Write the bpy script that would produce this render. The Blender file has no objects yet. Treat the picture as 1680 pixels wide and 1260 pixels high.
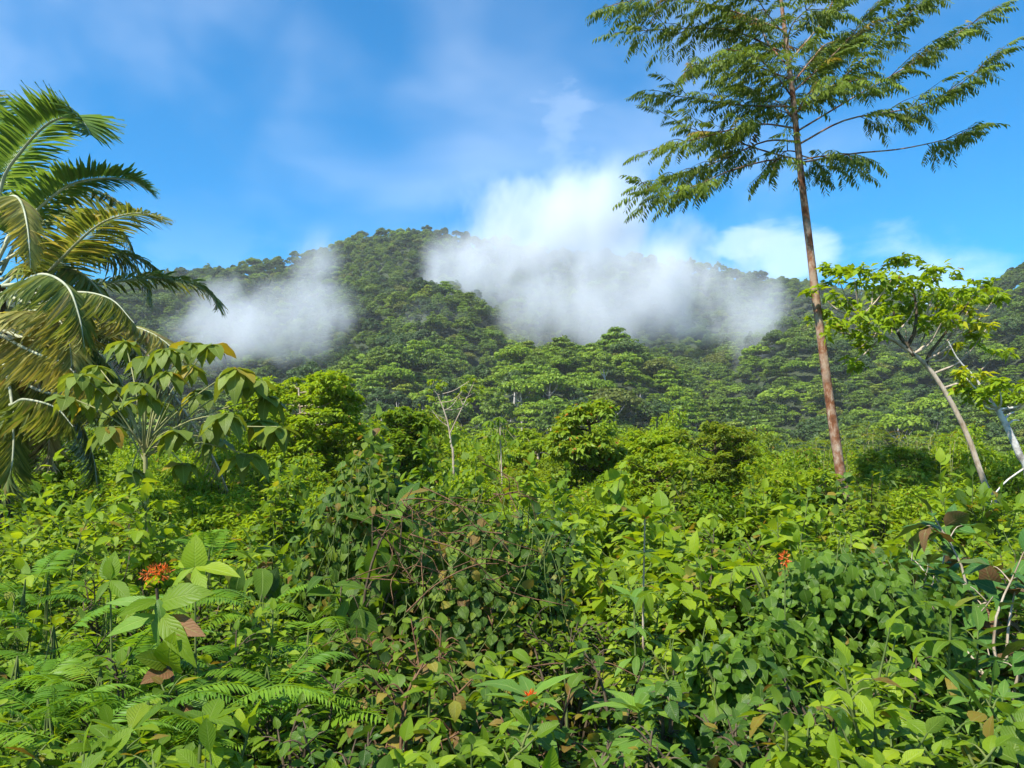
import bpy, math, random
import numpy as np
from mathutils import Matrix, Vector

# ------------------------------------------------------------------ camera, world, sun, exposure
SC = bpy.context.scene
COL = SC.collection
W0, H0, FPX = 1680.0, 1260.0, 1262.0
EYE = np.array([0.0, 0.0, 1.7])
PITCH = math.atan((780.0 - 630.0) / FPX)

cam_d = bpy.data.cameras.new('camera')
cam_d.sensor_width = 36.0
cam_d.lens = 36.0 * FPX / W0
cam_d.clip_start = 0.05
cam_d.clip_end = 20000
cam = bpy.data.objects.new('camera', cam_d)
COL.objects.link(cam)
cam.location = EYE
cam.rotation_euler = (math.pi / 2 + PITCH, 0, 0)
SC.camera = cam

SUN_EL, SUN_AZ = math.radians(52), math.radians(-138)      # azimuth clockwise from +Y (the view direction)
SUN_DIR = Vector((math.sin(SUN_AZ) * math.cos(SUN_EL), math.cos(SUN_AZ) * math.cos(SUN_EL), math.sin(SUN_EL)))
sun_d = bpy.data.lights.new('sun', 'SUN')
sun_d.energy = 4.1
sun_d.angle = math.radians(1.0)
sun_d.color = (1.0, 0.965, 0.905)
sun = bpy.data.objects.new('sun', sun_d)
COL.objects.link(sun)
sun.rotation_euler = (-SUN_DIR).to_track_quat('-Z', 'Y').to_euler()
sun.location = (-40, -60, 120)

SC.view_settings.view_transform = 'Standard'
SC.view_settings.look = 'None'
SC.view_settings.gamma = 1.0
SC.view_settings.use_curve_mapping = False
SC.view_settings.exposure = 1.2
SC.render.engine = 'CYCLES'
SC.cycles.max_bounces = 9
SC.cycles.diffuse_bounces = 4
SC.cycles.glossy_bounces = 2
SC.cycles.transmission_bounces = 4
SC.cycles.volume_bounces = 4
SC.cycles.volume_step_rate = 1.0
SC.cycles.use_denoising = True
SC.cycles.sample_clamp_indirect = 6.0


class NT:
    """small helper to wire shader nodes"""
    def __init__(self, tree):
        self.t = tree

    def n(self, typ, **kw):
        nd = self.t.nodes.new(typ)
        for k, v in kw.items():
            if k.startswith('in_'):
                key = k[3:]
                key = int(key) if key.isdigit() else key.replace('_', ' ')
                self.s(nd.inputs[key], v)
            else:
                setattr(nd, k, v)
        return nd

    def s(self, sock, v):
        if isinstance(v, bpy.types.NodeSocket):
            self.t.links.new(v, sock)
        else:
            sock.default_value = v

    def m(self, op, a, b=0.0, c=None, clamp=False):
        nd = self.t.nodes.new('ShaderNodeMath')
        nd.operation = op
        nd.use_clamp = clamp
        self.s(nd.inputs[0], a)
        self.s(nd.inputs[1], b)
        if c is not None:
            self.s(nd.inputs[2], c)
        return nd.outputs[0]

    def vm(self, op, a, b=(0, 0, 0)):
        nd = self.t.nodes.new('ShaderNodeVectorMath')
        nd.operation = op
        self.s(nd.inputs[0], a)
        if op == 'SCALE':
            self.s(nd.inputs['Scale'], b)
        else:
            self.s(nd.inputs[1], b)
        return nd.outputs['Value'] if op in ('LENGTH', 'DOT_PRODUCT', 'DISTANCE') else nd.outputs[0]

    def mix(self, f, a, b, blend='MIX'):
        nd = self.t.nodes.new('ShaderNodeMix')
        nd.data_type = 'RGBA'
        nd.blend_type = blend
        self.s(nd.inputs[0], f)
        self.s(nd.inputs[6], a)
        self.s(nd.inputs[7], b)
        return nd.outputs[2]

    def ss(self, x, lo, hi, a=0.0, b=1.0):
        nd = self.t.nodes.new('ShaderNodeMapRange')
        nd.interpolation_type = 'SMOOTHSTEP'
        self.s(nd.inputs[0], x)
        nd.inputs[1].default_value = lo
        nd.inputs[2].default_value = hi
        nd.inputs[3].default_value = a
        nd.inputs[4].default_value = b
        return nd.outputs[0]

    def noise(self, vec, scale, detail=3.0, rough=0.55, dist=0.0):
        nd = self.t.nodes.new('ShaderNodeTexNoise')
        self.s(nd.inputs['Vector'], vec)
        nd.inputs['Scale'].default_value = scale
        nd.inputs['Detail'].default_value = detail
        nd.inputs['Roughness'].default_value = rough
        nd.inputs['Distortion'].default_value = dist
        return nd.outputs[0]

    def ramp(self, fac, stops, mode='LINEAR'):
        nd = self.t.nodes.new('ShaderNodeValToRGB')
        cr = nd.color_ramp
        cr.interpolation = mode
        while len(cr.elements) < len(stops):
            cr.elements.new(0.5)
        for e, (p, c) in zip(cr.elements, stops):
            e.position = p
            e.color = tuple(c) + (1.0,) if len(c) == 3 else c
        self.s(nd.inputs[0], fac)
        return nd.outputs[0]


def c4(c):
    return (c[0], c[1], c[2], 1.0)


def pix_dir(px, py):
    xc, yc = (px - W0 / 2) / FPX, (H0 / 2 - py) / FPX
    cp, sp = math.cos(PITCH), math.sin(PITCH)
    return np.array([xc, cp - yc * sp, sp + yc * cp])


def P(px, py, depth):
    """the point at forward distance depth (metres) seen in the photo at pixel px, py"""
    d = pix_dir(px, py)
    return EYE + d * (depth / d[1])


def to_pix(p):
    p = np.asarray(p, float) - EYE
    cp, sp = math.cos(PITCH), math.sin(PITCH)
    zc = p[..., 1] * cp + p[..., 2] * sp
    yc = -p[..., 1] * sp + p[..., 2] * cp
    return W0 / 2 + FPX * p[..., 0] / zc, H0 / 2 - FPX * yc / zc


# world: clear tropical sky with a thin cloud veil and a few bright puffs low over the hills
world = bpy.data.worlds.new('World')
SC.world = world
world.use_nodes = True
wt = world.node_tree
wt.nodes.clear()
N = NT(wt)
sky = N.n('ShaderNodeTexSky', sky_type='NISHITA', sun_disc=False)
sky.sun_elevation = SUN_EL
sky.sun_rotation = SUN_AZ
sky.altitude = 300
sky.air_density = 1.0
sky.dust_density = 0.35
sky.ozone_density = 2.2
hs = N.n('ShaderNodeHueSaturation', in_Saturation=1.75, in_Value=0.97, in_Hue=0.495, in_Color=sky.outputs[0])
tc = N.n('ShaderNodeTexCoord')
dirv = tc.outputs['Generated']
sep = N.n('ShaderNodeSeparateXYZ', in_0=dirv)
warp = N.vm('MULTIPLY', dirv, (1.0, 1.0, 1.7))
n1 = N.noise(warp, 2.6, 4.0, 0.5, 0.3)
veil = N.ss(n1, 0.42, 0.77, 0.0, 0.18)
n2 = N.noise(N.vm('MULTIPLY', dirv, (1.0, 1.0, 2.2)), 7.0, 6.0, 0.55, 0.2)
low = N.ss(sep.outputs[2], 0.15, 0.36, 1.0, 0.0)
puffs = N.m('MULTIPLY', N.ss(n2, 0.50, 0.64), low)
placed = None
for (qx, qy, r, k) in ((1280, 428, 0.05, 0.34), (1235, 396, 0.035, 0.3), (930, 228, 0.045, 0.16), (1520, 490, 0.08, 0.35)):
    d = pix_dir(qx, qy)
    d = d / np.linalg.norm(d)
    dist = N.vm('DISTANCE', N.vm('NORMALIZE', dirv), tuple(d))
    g = N.m('MULTIPLY', N.ss(N.m('ADD', dist, N.m('MULTIPLY', N.m('SUBTRACT', n2, 0.5), -0.30)), r * -0.1, r * 1.35, 1.0, 0.0), k)
    placed = g if placed is None else N.m('MAXIMUM', placed, g)
cl = N.m('MAXIMUM', N.m('MAXIMUM', N.m('MULTIPLY', puffs, 0.12), veil), placed, clamp=True)
skyc = N.mix(cl, hs.outputs[0], (7.6, 8.0, 8.4, 1))
bg = N.n('ShaderNodeBackground', in_Color=skyc, in_Strength=0.106)
wo = N.n('ShaderNodeOutputWorld')
wt.links.new(bg.outputs[0], wo.inputs[0])


# ------------------------------------------------------------------ materials
MATS = {}


def new_mat(name):
    m = bpy.data.materials.new(name)
    m.use_nodes = True
    m.node_tree.nodes.clear()
    MATS[name] = m
    return m, NT(m.node_tree)


def leaf_mat(name, c1, c2, c3, odd=((0.30, 0.22, 0.03), (0.16, 0.07, 0.02)), odd_frac=0.05, trans=0.44, rough=0.46,
             vein=0.5, vfreq=60.0, pale=0.25, big=0.0, back=None, spec=0.24, holes=False):
    """leaf material: colour varies leaf by leaf, veins as relief, light shines through the blade"""
    m, N = new_mat(name)
    at = N.n('ShaderNodeAttribute', attribute_name='rnd')
    oi = N.n('ShaderNodeObjectInfo')
    r = N.m('FRACT', N.m('ADD', at.outputs['Fac'], oi.outputs['Random']))
    a = 1.0 - odd_frac
    stops = [(0.0, c1), (a * 0.5, c2), (a * 0.93, c3)]
    if odd_frac > 0:
        stops += [(a, c3), (a + odd_frac * 0.25, odd[0]), (1.0, odd[1])]
    col = N.ramp(r, stops)
    geo = N.n('ShaderNodeNewGeometry')
    if big > 0:
        # patches of growth over the whole stand
        nb = N.noise(geo.outputs['Position'], big, 2.0)
        col = N.mix(N.ss(nb, 0.35, 0.65), col, N.mix(0.55, col, c4(c1)))
    nz = N.noise(N.n('ShaderNodeTexCoord').outputs['Object'], 9.0, 2.0)
    col = N.mix(N.ss(nz, 0.3, 0.75, 0.0, 0.35), col, c4(c2))
    if vein > 0:
        sn = N.noise(N.n('ShaderNodeTexCoord').outputs['Object'], 13.0, 3.0, 0.7)
        col = N.mix(N.ss(sn, 0.70, 0.76, 0.0, 0.75), col, (0.17, 0.10, 0.03, 1))
    bumpn = None
    if vein > 0:
        uv = N.n('ShaderNodeUVMap').outputs[0]
        sp = N.n('ShaderNodeSeparateXYZ', in_0=uv)
        side = N.m('ABSOLUTE', N.m('SUBTRACT', sp.outputs[0], 0.5))
        w = N.m('SINE', N.m('MULTIPLY', N.m('SUBTRACT', sp.outputs[1], N.m('MULTIPLY', side, 0.55)), vfreq))
        rib = N.ss(side, 0.012, 0.045, 1.0, 0.0)
        vn = N.ss(w, 0.80, 1.0)
        mk = N.m('MAXIMUM', rib, N.m('MULTIPLY', vn, 0.5))
        lite = N.mix(0.45, col, (0.34, 0.42, 0.12, 1))
        col = N.mix(N.m('MULTIPLY', mk, vein), col, lite)
        bp = N.n('ShaderNodeBump', in_Strength=0.35, in_Distance=0.01)
        N.s(bp.inputs['Height'], N.m('SUBTRACT', N.m('MULTIPLY', w, 0.25), mk))
        bumpn = bp.outputs[0]
    under = c4(back) if back else N.mix(pale, col, (0.20, 0.27, 0.14, 1))
    face = N.mix(geo.outputs['Backfacing'], col, under)
    pr = N.n('ShaderNodeBsdfPrincipled', in_Base_Color=face, in_Roughness=rough)
    pr.inputs['Specular IOR Level'].default_value = spec
    tr = N.n('ShaderNodeBsdfTranslucent', in_Color=N.mix(1.0, col, (1.9, 1.65, 0.55, 1), 'MULTIPLY'))
    if bumpn is not None:
        N.s(pr.inputs['Normal'], bumpn)
    mx = N.n('ShaderNodeMixShader', in_0=trans)
    N.s(mx.inputs[1], pr.outputs[0])
    N.s(mx.inputs[2], tr.outputs[0])
    out = N.n('ShaderNodeOutputMaterial')
    res = mx.outputs[0]
    if holes:
        hn = N.noise(N.n('ShaderNodeTexCoord').outputs['Object'], 9.0, 1.0, 0.5, 0.4)
        hm = N.n('ShaderNodeMixShader', in_0=N.m('GREATER_THAN', hn, 0.715))
        N.s(hm.inputs[1], res)
        N.s(hm.inputs[2], N.n('ShaderNodeBsdfTransparent').outputs[0])
        res = hm.outputs[0]
    N.s(out.inputs[0], res)
    return m


def bark_mat(name, c1, c2, c3, scale=6.0, rough=0.9, zs=0.35, bump=0.6):
    m, N = new_mat(name)
    co = N.n('ShaderNodeTexCoord').outputs['Object']
    v = N.vm('MULTIPLY', co, (1, 1, zs))
    a = N.noise(v, scale, 5.0, 0.65)
    b = N.noise(N.vm('MULTIPLY', co, (1, 1, 0.8)), scale * 0.45, 3.0)
    col = N.ramp(a, [(0.32, c1), (0.5, c2), (0.68, c3)])
    col = N.mix(N.ss(b, 0.42, 0.66), col, N.mix(0.65, col, c4(c3)))
    bp = N.n('ShaderNodeBump', in_Strength=bump, in_Distance=0.03)
    N.s(bp.inputs['Height'], a)
    pr = N.n('ShaderNodeBsdfPrincipled', in_Base_Color=col, in_Roughness=rough, in_Normal=bp.outputs[0])
    pr.inputs['Specular IOR Level'].default_value = 0.2
    out = N.n('ShaderNodeOutputMaterial')
    N.s(out.inputs[0], pr.outputs[0])
    return m


G = dict(
    lime=((0.132, 0.225, 0.008), (0.195, 0.298, 0.010), (0.275, 0.365, 0.014)),
    mid=((0.078, 0.150, 0.007), (0.125, 0.215, 0.008), (0.190, 0.285, 0.011)),
    dark=((0.030, 0.074, 0.008), (0.052, 0.115, 0.010), (0.088, 0.165, 0.014)),
    olive=((0.095, 0.145, 0.009), (0.145, 0.210, 0.011), (0.210, 0.270, 0.014)),
)
leaf_mat('leaf_lime', *G['lime'], odd_frac=0.03, spec=0.3, holes=True)
leaf_mat('leaf_mid', *G['mid'], odd_frac=0.04, holes=True)
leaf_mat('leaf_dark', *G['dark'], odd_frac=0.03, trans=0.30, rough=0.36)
leaf_mat('leaf_olive', *G['olive'], odd_frac=0.04, rough=0.55, spec=0.25)
leaf_mat('leaf_tangle', (0.036, 0.080, 0.007), (0.072, 0.138, 0.009), (0.150, 0.210, 0.012), odd_frac=0.13, trans=0.32)
leaf_mat('leaf_vine', (0.045, 0.102, 0.007), (0.076, 0.150, 0.009), (0.120, 0.205, 0.012), odd_frac=0.015, trans=0.28, rough=0.4)
leaf_mat('leaf_blue', (0.085, 0.170, 0.022), (0.115, 0.225, 0.028), (0.165, 0.285, 0.026), odd_frac=0.0, vein=0.8, vfreq=95, trans=0.30)
leaf_mat('leaf_big', (0.048, 0.105, 0.010), (0.082, 0.160, 0.014), (0.130, 0.220, 0.016), odd_frac=0.05, vein=0.8, vfreq=80, holes=True)
leaf_mat('leaf_umbrella', (0.095, 0.140, 0.018), (0.140, 0.195, 0.024), (0.190, 0.250, 0.030), odd=((0.33, 0.26, 0.03), (0.28, 0.17, 0.02)),
         odd_frac=0.08, vein=0.75, vfreq=70, trans=0.36, back=(0.13, 0.16, 0.05))
leaf_mat('leaf_rust', (0.030, 0.085, 0.016), (0.048, 0.130, 0.022), (0.075, 0.170, 0.026), odd=((0.17, 0.085, 0.04), (0.15, 0.06, 0.03)),
         odd_frac=0.20, vein=0.5, back=(0.165, 0.085, 0.042), trans=0.22)
leaf_mat('leaf_fern', (0.085, 0.185, 0.012), (0.120, 0.240, 0.014), (0.165, 0.290, 0.018), odd_frac=0.02, vein=0.0, trans=0.4)
leaf_mat('leaf_tree', (0.070, 0.110, 0.010), (0.110, 0.165, 0.012), (0.165, 0.220, 0.016), odd_frac=0.03, vein=0.0, trans=0.33, rough=0.55, spec=0.25)
leaf_mat('leaf_bright_tree', (0.145, 0.240, 0.008), (0.205, 0.310, 0.010), (0.275, 0.370, 0.014), odd_frac=0.02, vein=0.0, trans=0.42, rough=0.55, spec=0.25)
leaf_mat('leaf_yellow', (0.20, 0.30, 0.012), (0.30, 0.36, 0.014), (0.42, 0.42, 0.02), odd_frac=0.0, vein=0.0, trans=0.45, rough=0.55, spec=0.25)
leaf_mat('leaf_orange_mix', (0.115, 0.190, 0.012), (0.165, 0.255, 0.014), (0.225, 0.315, 0.018), odd=((0.42, 0.20, 0.03), (0.45, 0.11, 0.025)),
         odd_frac=0.035, vein=0.0, trans=0.36, rough=0.5, spec=0.3)
leaf_mat('leaf_palm', (0.080, 0.125, 0.024), (0.160, 0.205, 0.045), (0.290, 0.310, 0.085), odd=((0.40, 0.35, 0.12), (0.34, 0.27, 0.10)),
         odd_frac=0.10, vein=0.0, trans=0.30, rough=0.38)
leaf_mat('leaf_palm_fresh', (0.085, 0.165, 0.040), (0.120, 0.215, 0.050), (0.170, 0.260, 0.060), odd_frac=0.02, vein=0.0, trans=0.36, rough=0.36)
leaf_mat('leaf_palm_yellow', (0.15, 0.17, 0.045), (0.30, 0.29, 0.080), (0.46, 0.42, 0.13), odd=((0.30, 0.25, 0.09), (0.20, 0.15, 0.07)),
         odd_frac=0.15, vein=0.0, trans=0.30, rough=0.5)
leaf_mat('leaf_palm_dry', (0.20, 0.15, 0.07), (0.32, 0.25, 0.12), (0.44, 0.36, 0.19), odd=((0.15, 0.10, 0.05), (0.10, 0.07, 0.04)),
         odd_frac=0.15, vein=0.0, trans=0.2, rough=0.7)
leaf_mat('leaf_dead', (0.16, 0.075, 0.03), (0.24, 0.12, 0.05), (0.33, 0.20, 0.09), odd_frac=0.0, vein=0.5, trans=0.25, rough=0.65)
leaf_mat('petal_orange', (0.62, 0.075, 0.012), (0.75, 0.12, 0.015), (0.80, 0.20, 0.02), odd_frac=0.0, vein=0.0, trans=0.35)
# forest canopy seen from far: only hue differs from tree to tree
leaf_mat('canopy_bright', (0.115, 0.200, 0.008), (0.160, 0.255, 0.010), (0.215, 0.310, 0.014), odd_frac=0.0, vein=0.0, trans=0.28, rough=0.55, spec=0.3)
leaf_mat('canopy_mid', (0.070, 0.125, 0.009), (0.105, 0.168, 0.011), (0.150, 0.210, 0.014), odd_frac=0.0, vein=0.0, trans=0.25, rough=0.55, spec=0.3)
leaf_mat('canopy_dark', (0.034, 0.068, 0.012), (0.052, 0.095, 0.014), (0.080, 0.125, 0.018), odd_frac=0.0, vein=0.0, trans=0.22, rough=0.55, spec=0.3)
leaf_mat('canopy_olive', (0.095, 0.120, 0.014), (0.130, 0.155, 0.018), (0.180, 0.195, 0.024), odd_frac=0.0, vein=0.0, trans=0.25, rough=0.55, spec=0.3)
leaf_mat('canopy_yellow', (0.160, 0.225, 0.016), (0.215, 0.275, 0.020), (0.265, 0.320, 0.026), odd_frac=0.0, vein=0.0, trans=0.28, rough=0.55, spec=0.3)

bark_mat('bark_red', (0.075, 0.026, 0.012), (0.20, 0.082, 0.036), (0.40, 0.31, 0.22), scale=7.5, zs=0.55, bump=0.9)
bark_mat('bark_tan', (0.20, 0.14, 0.085), (0.36, 0.28, 0.19), (0.50, 0.42, 0.32), scale=9)
bark_mat('bark_white', (0.20, 0.17, 0.14), (0.50, 0.46, 0.40), (0.66, 0.63, 0.58), scale=8, zs=1.2)
bark_mat('bark_dark', (0.035, 0.025, 0.015), (0.075, 0.052, 0.03), (0.13, 0.10, 0.06), scale=14)
bark_mat('stem_green', (0.05, 0.08, 0.02), (0.09, 0.13, 0.03), (0.15, 0.17, 0.05), scale=12, bump=0.2)
bark_mat('petiole', (0.14, 0.16, 0.05), (0.22, 0.23, 0.08), (0.32, 0.29, 0.13), scale=6, bump=0.1, rough=0.6)
bark_mat('vine_dry', (0.06, 0.030, 0.015), (0.12, 0.06, 0.03), (0.21, 0.12, 0.06), scale=20)
bark_mat('rachis_pale', (0.22, 0.25, 0.14), (0.36, 0.38, 0.24), (0.46, 0.46, 0.32), scale=5, bump=0.1, rough=0.5)

m, N = new_mat('soil')
geo = N.n('ShaderNodeNewGeometry')
a = N.noise(geo.outputs['Position'], 1.7, 6.0, 0.65)
b = N.noise(geo.outputs['Position'], 14.0, 4.0, 0.6)
col = N.ramp(a, [(0.3, (0.020, 0.030, 0.010)), (0.5, (0.030, 0.052, 0.012)), (0.7, (0.050, 0.040, 0.020))])
col = N.mix(N.ss(b, 0.4, 0.7), col, (0.016, 0.022, 0.008, 1))
bp = N.n('ShaderNodeBump', in_Strength=0.8, in_Distance=0.05, in_Height=b)
pr = N.n('ShaderNodeBsdfPrincipled', in_Base_Color=col, in_Roughness=0.95, in_Normal=bp.outputs[0])
o = N.n('ShaderNodeOutputMaterial', in_0=pr.outputs[0])


# ------------------------------------------------------------------ mesh helpers
def nrm(v):
    v = np.asarray(v, float)
    return v / np.maximum(np.linalg.norm(v, axis=-1, keepdims=True), 1e-9)


def make_mesh(name, verts, faces, mat, uv=None, rnd=None, smooth=True):
    """faces: int array (n, 3) or (n, 4); uv per vertex; rnd per vertex"""
    me = bpy.data.meshes.new(name)
    verts = np.ascontiguousarray(verts, dtype=np.float32)
    faces = np.ascontiguousarray(faces, dtype=np.int32)
    nf, k = faces.shape
    me.vertices.add(len(verts))
    me.vertices.foreach_set('co', verts.ravel())
    me.loops.add(nf * k)
    me.loops.foreach_set('vertex_index', faces.ravel())
    me.polygons.add(nf)
    me.polygons.foreach_set('loop_start', np.arange(0, nf * k, k, dtype=np.int32))
    me.polygons.foreach_set('use_smooth', np.full(nf, smooth, dtype=bool))
    if uv is not None:
        ul = me.uv_layers.new(name='UVMap')
        ul.data.foreach_set('uv', np.ascontiguousarray(uv[faces.ravel()], dtype=np.float32).ravel())
    if rnd is not None:
        at = me.attributes.new('rnd', 'FLOAT', 'POINT')
        at.data.foreach_set('value', np.ascontiguousarray(rnd, dtype=np.float32))
    me.materials.append(MATS[mat])
    me.update(calc_edges=True)
    return me


def link(name, data, parent=None, loc=None):
    o = bpy.data.objects.new(name, data)
    COL.objects.link(o)
    if parent is not None:
        o.parent = parent
    if loc is not None:
        o.location = loc
    return o


def tag(o, label=None, cat=None, group=None, kind=None):
    if label: o['label'] = label
    if cat: o['category'] = cat
    if group: o['group'] = group
    if kind: o['kind'] = kind
    return o


def thing(name, label, cat, loc=(0, 0, 0), group=None):
    o = link(name, None, None, loc)
    o.empty_display_size = 0.2
    return tag(o, label, cat, group)


def copy_tree(root, loc, rz=0.0, s=1.0, label=None, group=None):
    r = root.copy()
    COL.objects.link(r)
    r.location = loc
    r.rotation_euler = (0, 0, rz)
    r.scale = (s, s, s) if np.isscalar(s) else s
    if label: r['label'] = label
    if group: r['group'] = group
    for ch in list(root.children):
        c = ch.copy()
        COL.objects.link(c)
        c.parent = r
        for g in ch.children:
            d = g.copy()
            COL.objects.link(d)
            d.parent = c
    return r


class Tmpl:
    def __init__(self, v, f, uv):
        self.v, self.f, self.uv = np.array(v, float), np.array(f, int), np.array(uv, float)


def leaf_tmpl(shape='ovate', segs=5, width=0.5, bend=0.25, fold=0.18, wave=0.0, seed=0):
    """unit-long leaf along +y, face up +z, base at the origin: midrib fold, droop, wavy margin"""
    rr = np.random.default_rng(seed)
    t = np.linspace(0, 1, segs + 1)
    prof = {
        'ovate': np.sin(np.pi * t ** 0.72) ** 0.85,
        'lance': np.sin(np.pi * t ** 0.85),
        'obovate': np.sin(np.pi * t ** 1.35) ** 0.85,
        'heart': np.where(t < 0.2, 0.75 + 1.25 * t, np.cos((t - 0.2) / 0.8 * np.pi / 2) ** 0.75),
        'round': np.sqrt(np.maximum(0, 1 - (2 * t - 1) ** 2)),
        'strap': np.minimum(1, 6 * t) * np.minimum(1, 3.2 * (1 - t)) ** 0.8,
    }[shape]
    prof = np.maximum(prof, 0.02)
    V, UV = [], []
    for i, tt in enumerate(t):
        hw = prof[i] * width * 0.5
        zc = -bend * tt ** 2
        yc = tt * (1 - 0.25 * abs(bend) * tt)
        for j, sx in enumerate((-1, 0, 1)):
            wz = wave * math.sin(tt * 14 + sx * 1.3 + seed) * abs(sx)
            V.append((sx * hw, yc, zc + (fold * hw if sx else 0.0) + wz * prof[i] + (rr.normal(0, 0.006) if sx else 0)))
            UV.append((0.5 + 0.5 * sx, tt))
    F = []
    for i in range(segs):
        for j in range(2):
            a = i * 3 + j
            F.append((a, a + 1, a + 4, a + 3))
    return Tmpl(V, F, UV)


def diamond(width=0.45, fold=0.12, bend=0.15):
    v = [(0, 0, 0), (width / 2, 0.45, fold * width), (0, 1, -bend), (-width / 2, 0.45, fold * width)]
    return Tmpl(v, [(0, 1, 2, 3)], [(0.5, 0), (1, 0.45), (0.5, 1), (0, 0.45)])


def frames(d, n):
    y = nrm(d)
    n = np.asarray(n, float)
    z = n - (n * y).sum(-1, keepdims=True) * y
    bad = np.linalg.norm(z, axis=-1) < 1e-3
    if bad.any():
        z[bad] = np.cross(y[bad], np.array([1.0, 0.3, 0.2]))
    z = nrm(z)
    x = np.cross(y, z)
    return x, y, z


def scatter(tm, pos, d, n, s, rnd=None, rng=None):
    """joined copies of template(s): returns verts, faces, uv, rnd"""
    if not isinstance(tm, (list, tuple)):
        tm = [tm]
    k = len(pos)
    x, y, z = frames(d, n)
    s = np.broadcast_to(np.asarray(s, float), (k,))
    if rnd is None:
        rnd = (rng or np.random.default_rng(1)).random(k)
    VV, FF, UU, RR, off = [], [], [], [], 0
    which = np.arange(k) % len(tm)
    for q, t in enumerate(tm):
        ix = np.where(which == q)[0]
        if not len(ix):
            continue
        V = (pos[ix, None, :] + s[ix, None, None] * (t.v[None, :, 0:1] * x[ix, None] + t.v[None, :, 1:2] * y[ix, None] + t.v[None, :, 2:3] * z[ix, None]))
        nv = len(t.v)
        F = (t.f[None] + (np.arange(len(ix)) * nv)[:, None, None]).reshape(-1, t.f.shape[1]) + off
        VV.append(V.reshape(-1, 3)); FF.append(F); UU.append(np.tile(t.uv, (len(ix), 1))); RR.append(np.repeat(rnd[ix], nv))
        off += nv * len(ix)
    return np.concatenate(VV), np.concatenate(FF), np.concatenate(UU), np.concatenate(RR)


def leaf_part(parent, mat, tm, pos, d, n, s, name='foliage', rng=None, rnd=None):
    v, f, u, r = scatter(tm, pos, d, n, s, rnd, rng)
    me = make_mesh(name, v, f, mat, u, r)
    o = link(name, me, parent)
    o['kind'] = 'stuff'
    return o


def leaf_objects(parent, meshes, pos, d, n, s, name='leaf', limit=300, mat=None, tm=None, rng=None, prefer=None):
    """each leaf a part of its own (shared mesh data); what is past the limit is joined into one part"""
    k = len(pos)
    idx = np.arange(k)
    rest = None
    if k > limit:
        score = prefer if prefer is not None else np.random.default_rng(k).random(k)
        order = np.argsort(-score)
        idx, rest = order[:limit], order[limit:]
    x, y, z = frames(d, n)
    s = np.broadcast_to(np.asarray(s, float), (k,))
    for i in idx:
        o = bpy.data.objects.new(name, meshes[i % len(meshes)])
        COL.objects.link(o)
        o.parent = parent
        X, Y, Z, q = x[i] * s[i], y[i] * s[i], z[i] * s[i], pos[i]
        o.matrix_basis = Matrix(((X[0], Y[0], Z[0], q[0]), (X[1], Y[1], Z[1], q[1]), (X[2], Y[2], Z[2], q[2]), (0, 0, 0, 1)))
    if rest is not None and len(rest):
        leaf_part(parent, mat, tm, pos[rest], d[rest], n[rest], s[rest], rng=rng)


def tubes(polys, sides=5):
    """polys: list of (points (n,3), radii (n,)) -> joined tube mesh"""
    VV, FF, off = [], [], 0
    ang = np.linspace(0, 2 * np.pi, sides, endpoint=False)
    for pts, rad in polys:
        pts = np.asarray(pts, float)
        n = len(pts)
        rad = np.broadcast_to(np.asarray(rad, float), (n,))
        T = nrm(np.gradient(pts, axis=0))
        ref = np.array([0.31, 0.77, 0.55]) if abs(T[0][2]) > 0.8 else np.array([0.05, 0.03, 1.0])
        A = nrm(np.cross(T, ref))
        B = np.cross(T, A)
        ring = pts[:, None] + rad[:, None, None] * (np.cos(ang)[None, :, None] * A[:, None] + np.sin(ang)[None, :, None] * B[:, None])
        VV.append(ring.reshape(-1, 3))
        i = np.arange(n - 1)[:, None] * sides
        j = np.arange(sides)[None]
        j2 = (j + 1) % sides
        FF.append(np.stack([i + j, i + j2, i + sides + j2, i + sides + j], -1).reshape(-1, 4) + off)
        off += n * sides
    return np.concatenate(VV), np.concatenate(FF)


def tube_part(name, parent, polys, mat, sides=5, kind=None):
    v, f = tubes(polys, sides)
    o = link(name, make_mesh(name, v, f, mat), parent)
    if kind:
        o['kind'] = kind
    return o


def smooth_path(pts, n=12):
    """Catmull-Rom through the points"""
    p = np.asarray(pts, float)
    if len(p) == 2:
        return p[0] + (p[1] - p[0]) * np.linspace(0, 1, n)[:, None]
    q = np.vstack([2 * p[0] - p[1], p, 2 * p[-1] - p[-2]])
    out = []
    m = len(p) - 1
    for u in np.linspace(0, m, n):
        i = min(int(u), m - 1)
        t = u - i
        a, b, c, d = q[i], q[i + 1], q[i + 2], q[i + 3]
        out.append(0.5 * ((2 * b) + (c - a) * t + (2 * a - 5 * b + 4 * c - d) * t ** 2 + (3 * b - a - 3 * c + d) * t ** 3))
    return np.array(out)


def path_at(pts, t):
    t = np.clip(np.asarray(t, float), 0, 1) * (len(pts) - 1)
    i = np.minimum(t.astype(int), len(pts) - 2)
    f = (t - i)[:, None]
    return pts[i] * (1 - f) + pts[i + 1] * f


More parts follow.
